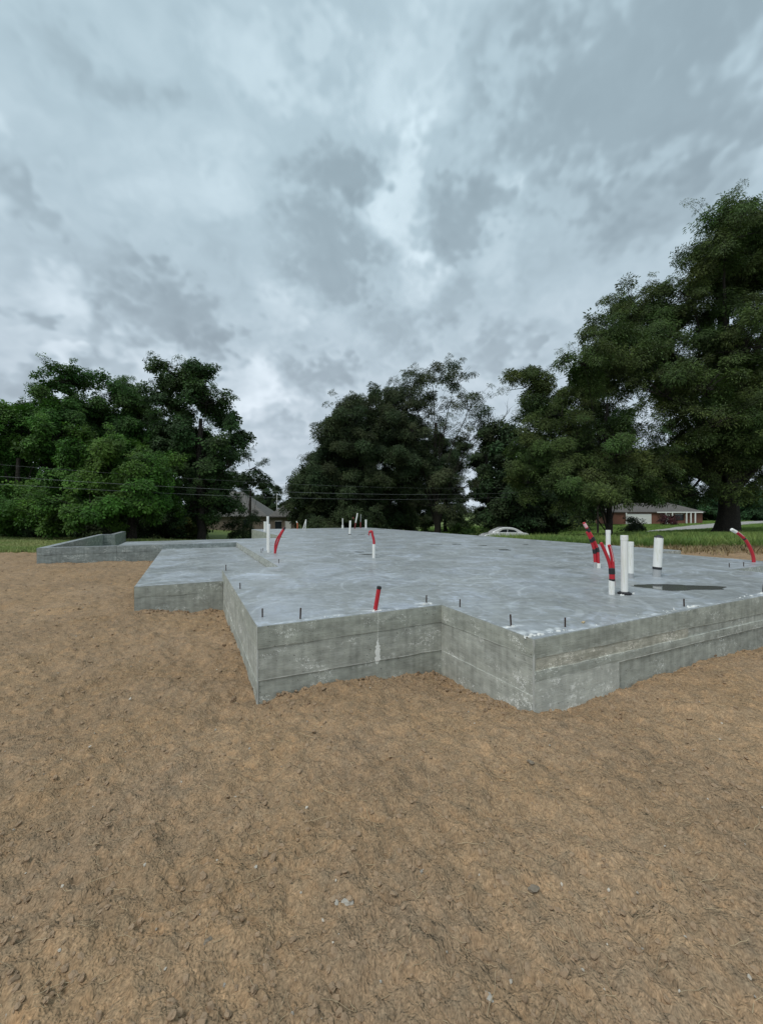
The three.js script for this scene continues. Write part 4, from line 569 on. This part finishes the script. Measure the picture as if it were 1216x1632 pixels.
tree('leafy_tree', 'tall dark green tree with sky gaps left of the brown house', 'tree', [-13.24, -0.53, -29], [[-2.07, 12.65, 1.47, 1.01], [-0.69, 12.1, 1.38, 1.29], [-2.53, 10.82, 1.61, 1.38], [0.46, 10.36, 1.61, 1.38], [-1.15, 8.98, 2.07, 1.61], [1.61, 8.52, 1.38, 1.29], [-2.53, 7.6, 1.84, 1.61], [0.0, 6.68, 2.3, 1.61], [1.84, 5.76, 1.15, 1.38], [-1.38, 4.38, 2.3, 1.61], [0.45, 3.46, 1.5, 1.4], [-0.92, 2.45, 2.3, 1.01]], { seed: 11, trunk: 0.28, leaf: 'maple', dens: 150, hue: [0.036, 0.080, 0.016], gap: -0.35, fill: 0.8 });
tree('leafy_tree', 'slim sparse tree beside the brown house roof', 'tree', [-13.19, -1.26, -40], [[0.0, 7.5, 1.3, 1.1], [0.89, 6.3, 0.8, 0.6], [-0.95, 6.7, 1.0, 0.7]], { seed: 12, trunk: 0.2, leaf: 'maple', dens: 110, hue: DEEP, gap: -0.3, fill: 0.55, shoots: 3 });
tree('young_conifer', 'small layered dark conifer in front of the brown house', 'tree', [-11.16, -0.9, -32], [[0.0, 2.5, 0.5, 0.25, 0], [0.4, 2.05, 1.0, 0.3, 0], [-0.3, 1.55, 1.2, 0.35, 0.2], [0.2, 1.05, 1.4, 0.4, 0], [0, 0.6, 1.4, 0.4, 0]], { seed: 13, trunk: 0.1, leaf: 'cedar', dens: 130, hue: DEEP, gap: -0.3, size: 0.6, fill: 0.6, shoots: 1 });
// the wood behind
copyTree(cedarC, 'dark evergreen in the wood behind the sparse tree', 5, -70, 1.0, 1.2, 'evergreens of the wood behind'); copyTree(cedarC, 'dark evergreen in the wood behind the sparse tree', 12, -74, 0.95, 2.5, 'evergreens of the wood behind'); copyTree(cedarB, 'dark evergreen in the wood behind the sparse tree', -2, -66, 0.95, 4, 'evergreens of the wood behind');
[[17, -62, 0.95, 0.4], [24, -60, 0.9, 2.2], [31, -68, 1.0, 4.1], [39, -78, 1.05, 1.3], [21, -48, 0.75, 3.3], [49, -96, 1.3, 5.1], [62, -102, 1.3, 0.8], [76, -104, 1.2, 2.9]].forEach(([x, z, s, a]) => copyTree(darkTree, 'dark broadleaf tree in the wood beyond the olive tree', x, z, s, a, 'dark trees of the wood behind'));
[[-36, -40, 0.95, 1], [-28, -44, 1.0, 3], [-20, -42, 0.85, 5], [-44, -34, 0.9, 2]].forEach(([x, z, s, a]) => copyTree(backTree, 'green tree in the row behind the lawn trees', x, z, s, a, 'trees of the row behind the lawn'));
[[-32, -112, 0.8, 1], [-25, -118, 0.75, 3], [-40, -115, 0.95, 5], [-18, -110, 0.65, 4]].forEach(([x, z, s, a]) => copyTree(darkTree, 'far hazy tree beyond the roof of the brown house', x, z, s, a, 'far trees beyond the brown house'));
// leafless tree
{
  const t = thing('bare_tree', 'leafless grey tree with fine twigs beside the sparse tall tree', 'tree', [13.4, -1.66, -50]), r = rng(400), tw = [];
  part('trunk', limb([[0, -0.3, 0], [0.1, 5, 0], [-0.2, 10, 0.2], [0.1, 13, 0]], 0.2, 0.09, 3, 16, 9), bark, t);
  const grow = (p, d, len, rad, n) => { const q = p.clone().addScaledVector(d, len * 0.5).add(new THREE.Vector3((r() - 0.5) * 0.2, 0.05, (r() - 0.5) * 0.2)), e = p.clone().addScaledVector(d, len); tw.push(limb([p.toArray(), q.toArray(), e.toArray()], rad, rad * 0.5, n, 4, 4)); if (n) for (let k = 0; k < 3; k++) grow(k ? q : e, d.clone().add(new THREE.Vector3((r() - 0.5) * 1.3, (r() - 0.25) * 0.7, (r() - 0.5) * 1.3)).normalize(), len * (0.55 + 0.25 * r()), rad * 0.55, n - 1); };
  for (let k = 0; k < 7; k++) grow(new THREE.Vector3(0, 9 + k * 0.6, 0), new THREE.Vector3(Math.cos(k * 2.2), 0.7 + 0.1 * k, Math.sin(k * 2.2)).normalize(), 2.2, 0.07, 3);
  part('branchlets', mergeGeometries(tw), bark, t).userData.kind = 'stuff';
}
// shrubs
function shrub(label, x, z, lobes, hue, o = {}) { return tree('shrub', label, 'shrub', [x, land(x, z), z], lobes, { trunk: 0.05, leaf: 'shrub', dens: 330, hue, gap: -0.5, ...o }); }
const low = shrub('leafy undergrowth shrub along the foot of the lawn trees', -20, -28.5, [[0, 0.8, 1.1, 0.7], [-1, 0.6, 0.9, 0.6], [1.0, 0.65, 0.9, 0.6]], [0.035, 0.07, 0.016], { seed: 30, group: 'undergrowth along the lawn trees' });
[[-27, -29, 1.3, 1], [-23.5, -27.5, 1, 2], [-17, -29.5, 1.1, 3], [-30, -31, 1.6, 4], [-19, -32, 1.5, 5]].forEach(([x, z, s, a]) => copyTree(low, 'leafy undergrowth shrub along the foot of the lawn trees', x, z, s, a, 'undergrowth along the lawn trees'));
shrub('yellow green shrub under the tall tree behind the garage wall', -15.2, -31, [[0, 0.9, 0.9, 0.8], [0.8, 0.7, 0.8, 0.6]], [0.085, 0.12, 0.022], { seed: 31 });
const lime = shrub('bright green bushes behind the white car', 13.2, -47.5, [[0, 1.2, 1.6, 1.1], [-1.6, 0.9, 1.4, 0.9], [1.6, 1.0, 1.4, 1.0]], [0.085, 0.15, 0.03], { seed: 32, dens: 200, size: 1.5, group: 'bright bushes behind the car' });
copyTree(lime, 'bright green bushes behind the white car', 9.2, -48.5, 0.9, 2, 'bright bushes behind the car');
shrub('round dark shrub on the lawn in front of the white garage door', 24.0, -38, [[0, 0.75, 0.75, 0.7, 0], [0.2, 0.5, 0.8, 0.5, 0]], [0.022, 0.042, 0.014], { seed: 33 });
shrub('dark red bush beside the white garage door', 53.2, -73.5, [[0, 0.9, 1.3, 0.9, 0], [0.5, 0.6, 1.3, 0.6, 0]], [0.07, 0.018, 0.022], { seed: 34, size: 1.6, dens: 200 });
const hedge = tree('leafy_tree', 'fresh green tree along the hedge beyond the lane', 'tree', [88, land(88, -100), -100], [[-3, 3.5, 3.5, 3], [3, 4, 4, 3.4], [0, 2, 5, 2], [0, 6, 3, 2]], { seed: 35, trunk: 0.3, leaf: 'wood', dens: 70, hue: [0.032, 0.085, 0.026], gap: -0.5, size: 1.3, group: 'green trees beyond the lane' });
[[99, -106, 1.1, 2], [80, -112, 1.2, 4], [112, -104, 1.2, 1], [125, -110, 1.3, 3]].forEach(([x, z, s, a]) => copyTree(hedge, 'fresh green tree along the hedge beyond the lane', x, z, s, a, 'green trees beyond the lane'));

// ---------------------------------------------------------------- houses
function shingles(base) { return tex(256, 256, (i, j) => { const row = Math.floor(j / 8), k = 1 + 0.14 * N2(Math.floor((i + row * 37 % 17) / 14) * 3.1, row * 1.7) + 0.1 * N2(i * 0.2, j * 0.2) - (j % 8 === 0 ? 0.16 : 0); return base.map((b) => b * k); }); }
function hip(w, d, h, over = 0.35, ridge = Math.max(0, w - d)) { // hip roof with eaves, base at y = 0
  const a = w / 2 + over, b = d / 2 + over, r = ridge / 2, v = [[-a, 0, b], [a, 0, b], [a, 0, -b], [-a, 0, -b], [-r, h, 0], [r, h, 0], [-a, -0.14, b], [a, -0.14, b], [a, -0.14, -b], [-a, -0.14, -b]], f = [[0, 1, 5, 4], [1, 2, 5, 5], [2, 3, 4, 5], [3, 0, 4, 4], [6, 7, 1, 0], [7, 8, 2, 1], [8, 9, 3, 2], [9, 6, 0, 3], [9, 8, 7, 6]], pos = [], uv = [];
  for (const q of f) for (const k of [0, 1, 2, 0, 2, 3]) { const p = v[q[k]]; pos.push(...p); uv.push((Math.abs(p[0]) > 0 ? p[0] : 0) / 3 + p[2] / 3, p[1] / 1.4); }
  const g = new THREE.BufferGeometry(); g.setAttribute('position', new THREE.Float32BufferAttribute(pos, 3)); g.setAttribute('uv', new THREE.Float32BufferAttribute(uv, 2)); g.computeVertexNormals(); return g;
}
const TRIM = std(lin(0.6, 0.6, 0.58), 0.6), GLASS = new THREE.MeshPhysicalMaterial({ color: lin(0.02, 0.025, 0.03), roughness: 0.08 });
{
  const roofM = std(0xffffff, 0.95, { map: shingles([98, 96, 92]) }), siding = std(lin(0.17, 0.135, 0.105), 0.9), gy = -1.15, z = -55;
  const h = thing('brown_house', 'brown board-sided house with grey hip roofs behind the porch', 'house', [-16.2, gy, z], 0.05);
  const wall = part('wall', box(12, 2.5, 9, -6.2, 1.25, -5.6), siding, h); part('roof', hip(12, 9, 3.7).translate(-6.2, 2.5, -5.6), roofM, h);
  const wing = part('wall', box(3.3, 2.45, 3.2, 3.0, 1.22, 1.2), siding, h), wr = part('roof', hip(3.3, 3.2, 1.62, 0.22, 0.2).translate(3.0, 2.45, 1.2), roofM, h);
  for (let k = 0; k < 13; k++) part('batten', box(0.05, 2.4, 0.03, 1.42 + k * 0.262, 1.2, 2.817), std(lin(0.24, 0.2, 0.165), 0.9), h);
  const win = part('window', box(0.68, 1.15, 0.05, 3.75, 1.25, 2.84), GLASS, h); for (const dx of [-0.36, 0.36]) part('frame', box(0.06, 1.25, 0.08, 3.75 + dx, 1.25, 2.85), TRIM, win); part('blind', box(0.62, 1.05, 0.02, 3.75, 1.27, 2.872), TRIM, win);
  const w2 = part('window', box(0.8, 1.0, 0.05, 2.45, 1.3, 2.84), GLASS, h); const w3 = part('window', box(1.2, 1.1, 0.05, -2.6, 1.4, -1.08), GLASS, h); part('frame', box(1.3, 0.08, 0.08, -2.6, 1.98, -1.07), TRIM, w3); part('frame', box(0.88, 0.06, 0.08, 2.45, 1.83, 2.85), TRIM, w2);
  part('vent_pipe', tube([[1.75, 3.2, 0.3], [1.75, 4.4, 0.3], [1.75, 5.6, 0.3]], 0.05, 6), PVC, h); part('gutter', box(3.75, 0.1, 0.08, 3.0, 2.36, 3.06), std(lin(0.05, 0.045, 0.04), 0.7), h);
}
{
  const roofM = std(0xffffff, 0.95, { map: shingles([92, 88, 84]) }), brick = std(lin(0.17, 0.075, 0.05), 0.9), white = std(lin(0.68, 0.68, 0.65), 0.7), x = 55.5, z = -80, gy = land(x, z) + 0.0;
  const h = thing('ranch_house', 'low brick ranch house with white garage door beyond the lane', 'house', [x, gy, z], -0.12);
  part('wall', box(17, 2.5, 8, 0, 1.25, -4), brick, h); part('roof', hip(17, 8, 1.9).translate(0, 2.5, -4), roofM, h);
  const gd = part('garage_door', box(4.6, 2.1, 0.08, -3.3, 1.05, 0.03), white, h); for (let k = 0; k < 4; k++) part('panel', box(4.5, 0.46, 0.04, -3.3, 0.3 + k * 0.51, 0.09), white, gd);
  for (const cx of [-6.0, 1.4, 2.6, 5.2, 6.0, 6.8]) part('column', box(0.2, 2.3, 0.2, cx, 1.15, 0.6), white, h);
  const rw = part('window', box(1.6, 1.2, 0.06, 4.2, 1.4, 0.03), GLASS, h); part('frame', box(1.8, 0.1, 0.1, 4.2, 2.05, 0.05), white, rw); part('door', box(1, 2.05, 0.06, 2.0, 1.03, 0.03), white, h);
  part('porch_beam', box(8.4, 0.22, 0.24, 4.0, 2.4, 0.6), white, h);
}
// ---------------------------------------------------------------- car
{
  const x = 12.3, z = -40, c = thing('parked_car', 'white sedan parked on the low ground behind the slab', 'car', [x, land(x, z) + 0.08, z], Math.PI + 0.06);
  const paint = new THREE.MeshPhysicalMaterial({ color: lin(0.72, 0.72, 0.72), roughness: 0.3, clearcoat: 1, clearcoatRoughness: 0.05 }), W = 1.72;
  const prof = (p, w, b = 0.06) => { const s = new THREE.Shape(); s.moveTo(...p[0]); s.splineThru(p.slice(1).map((q) => new THREE.Vector2(...q))); const g = new THREE.ExtrudeGeometry(s, { depth: w - 2 * b, bevelEnabled: true, bevelSize: b, bevelThickness: b, bevelSegments: 3, curveSegments: 40 }); g.translate(0, 0, -w / 2 + b); return g; };
  part('body', prof([[-2.2, 0.35], [-2.22, 0.6], [-2.1, 0.86], [-1.3, 0.93], [0, 0.95], [1.0, 0.93], [1.9, 0.78], [2.22, 0.6], [2.2, 0.34], [0, 0.26], [-2.2, 0.34]], W), paint, c);
  part('cabin', prof([[-1.75, 0.9], [-1.0, 1.28], [-0.5, 1.40], [0.1, 1.42], [0.6, 1.30], [1.25, 0.92], [0, 0.88], [-1.74, 0.9]], W - 0.3, 0.1), paint, c);
  for (const s of [-1, 1]) {
    for (const q of [[[-1.25, 0.97], [-0.85, 1.24], [-0.2, 1.32], [-0.15, 0.97]], [[-0.08, 0.97], [-0.12, 1.32], [0.35, 1.28], [0.82, 0.97]]]) { const g = new THREE.ExtrudeGeometry(new THREE.Shape(q.map((p) => new THREE.Vector2(...p))), { depth: 0.02, bevelEnabled: false }); g.translate(0, 0, s > 0 ? (W - 0.3) / 2 - 0.005 : -(W - 0.3) / 2 - 0.015); part('side_window', g, GLASS, c); }
    for (const wx of [-1.35, 1.38]) { const wh = part('wheel', new THREE.TorusGeometry(0.24, 0.085, 10, 24).translate(wx, 0.31, s * 0.78), BLACK, c); part('rim', new THREE.CylinderGeometry(0.2, 0.2, 0.08, 20).rotateX(Math.PI / 2).translate(wx, 0.31, s * 0.8), std(lin(0.5, 0.5, 0.5), 0.3, { metalness: 1 }), wh); }
    part('headlight', new THREE.SphereGeometry(0.12, 12, 8).scale(1, 0.6, 1.4).translate(2.12, 0.68, s * 0.6), GLASS, c);
  }
  const pane = (x0, y0, x1, y1) => { const g = new THREE.BoxGeometry(Math.hypot(x1 - x0, y1 - y0), 0.02, W - 0.55); g.rotateZ(Math.atan2(y1 - y0, x1 - x0)); g.translate((x0 + x1) / 2, (y0 + y1) / 2 + 0.02, 0); return g; };
  part('windscreen', pane(0.62, 1.3, 1.2, 0.97), GLASS, c); part('rear_window', pane(-1.6, 0.98, -1.02, 1.27), GLASS, c);
}
// ---------------------------------------------------------------- power line
{
  const poleAt = (x, z, top, label) => { const t = thing('utility_pole', label, 'pole', [x, land(x, z), z]); const y = land(x, z); part('post', limb([[0, -0.5, 0], [0, (top - y) * 0.5, 0], [0, top - y + 0.6, 0]], 0.14, 0.1, 2, 8, 10), bark, t); part('crossarm', box(0.12, 0.12, 1.6, 0, top - y + 0.1, 0), bark, t); };
  poleAt(-42, -4.7, 5.6, 'wooden utility pole holding the wires beyond the left lawn'); poleAt(27, -49.5, 5.1, 'wooden utility pole holding the wires behind the big oak');
  const WIRE = std(lin(0.24, 0.25, 0.25), 0.7);
  [[5.55, 5.05, 2.2, 0.7, 0.006], [5.2, 4.65, 2.2, 0, 0.0055], [6.1, 5.6, 2.1, -0.7, 0.003]].forEach(([a, b, sag, o, rad]) => {
    const pts = []; for (let i = 0; i <= 24; i++) { const t = i / 24; pts.push([mix(-42, 27, t), mix(a, b, t) - sag * 4 * t * (1 - t), mix(-4.7, -49.5, t) + o]); }
    single('power_wire', tube(pts, rad, 96), WIRE, 'thin grey overhead wire strung in front of the trees', 'wire', 'overhead wires');
  });
}
scene.traverse((o) => { if (o.isMesh) lit(o); });
renderer.render(scene, camera);
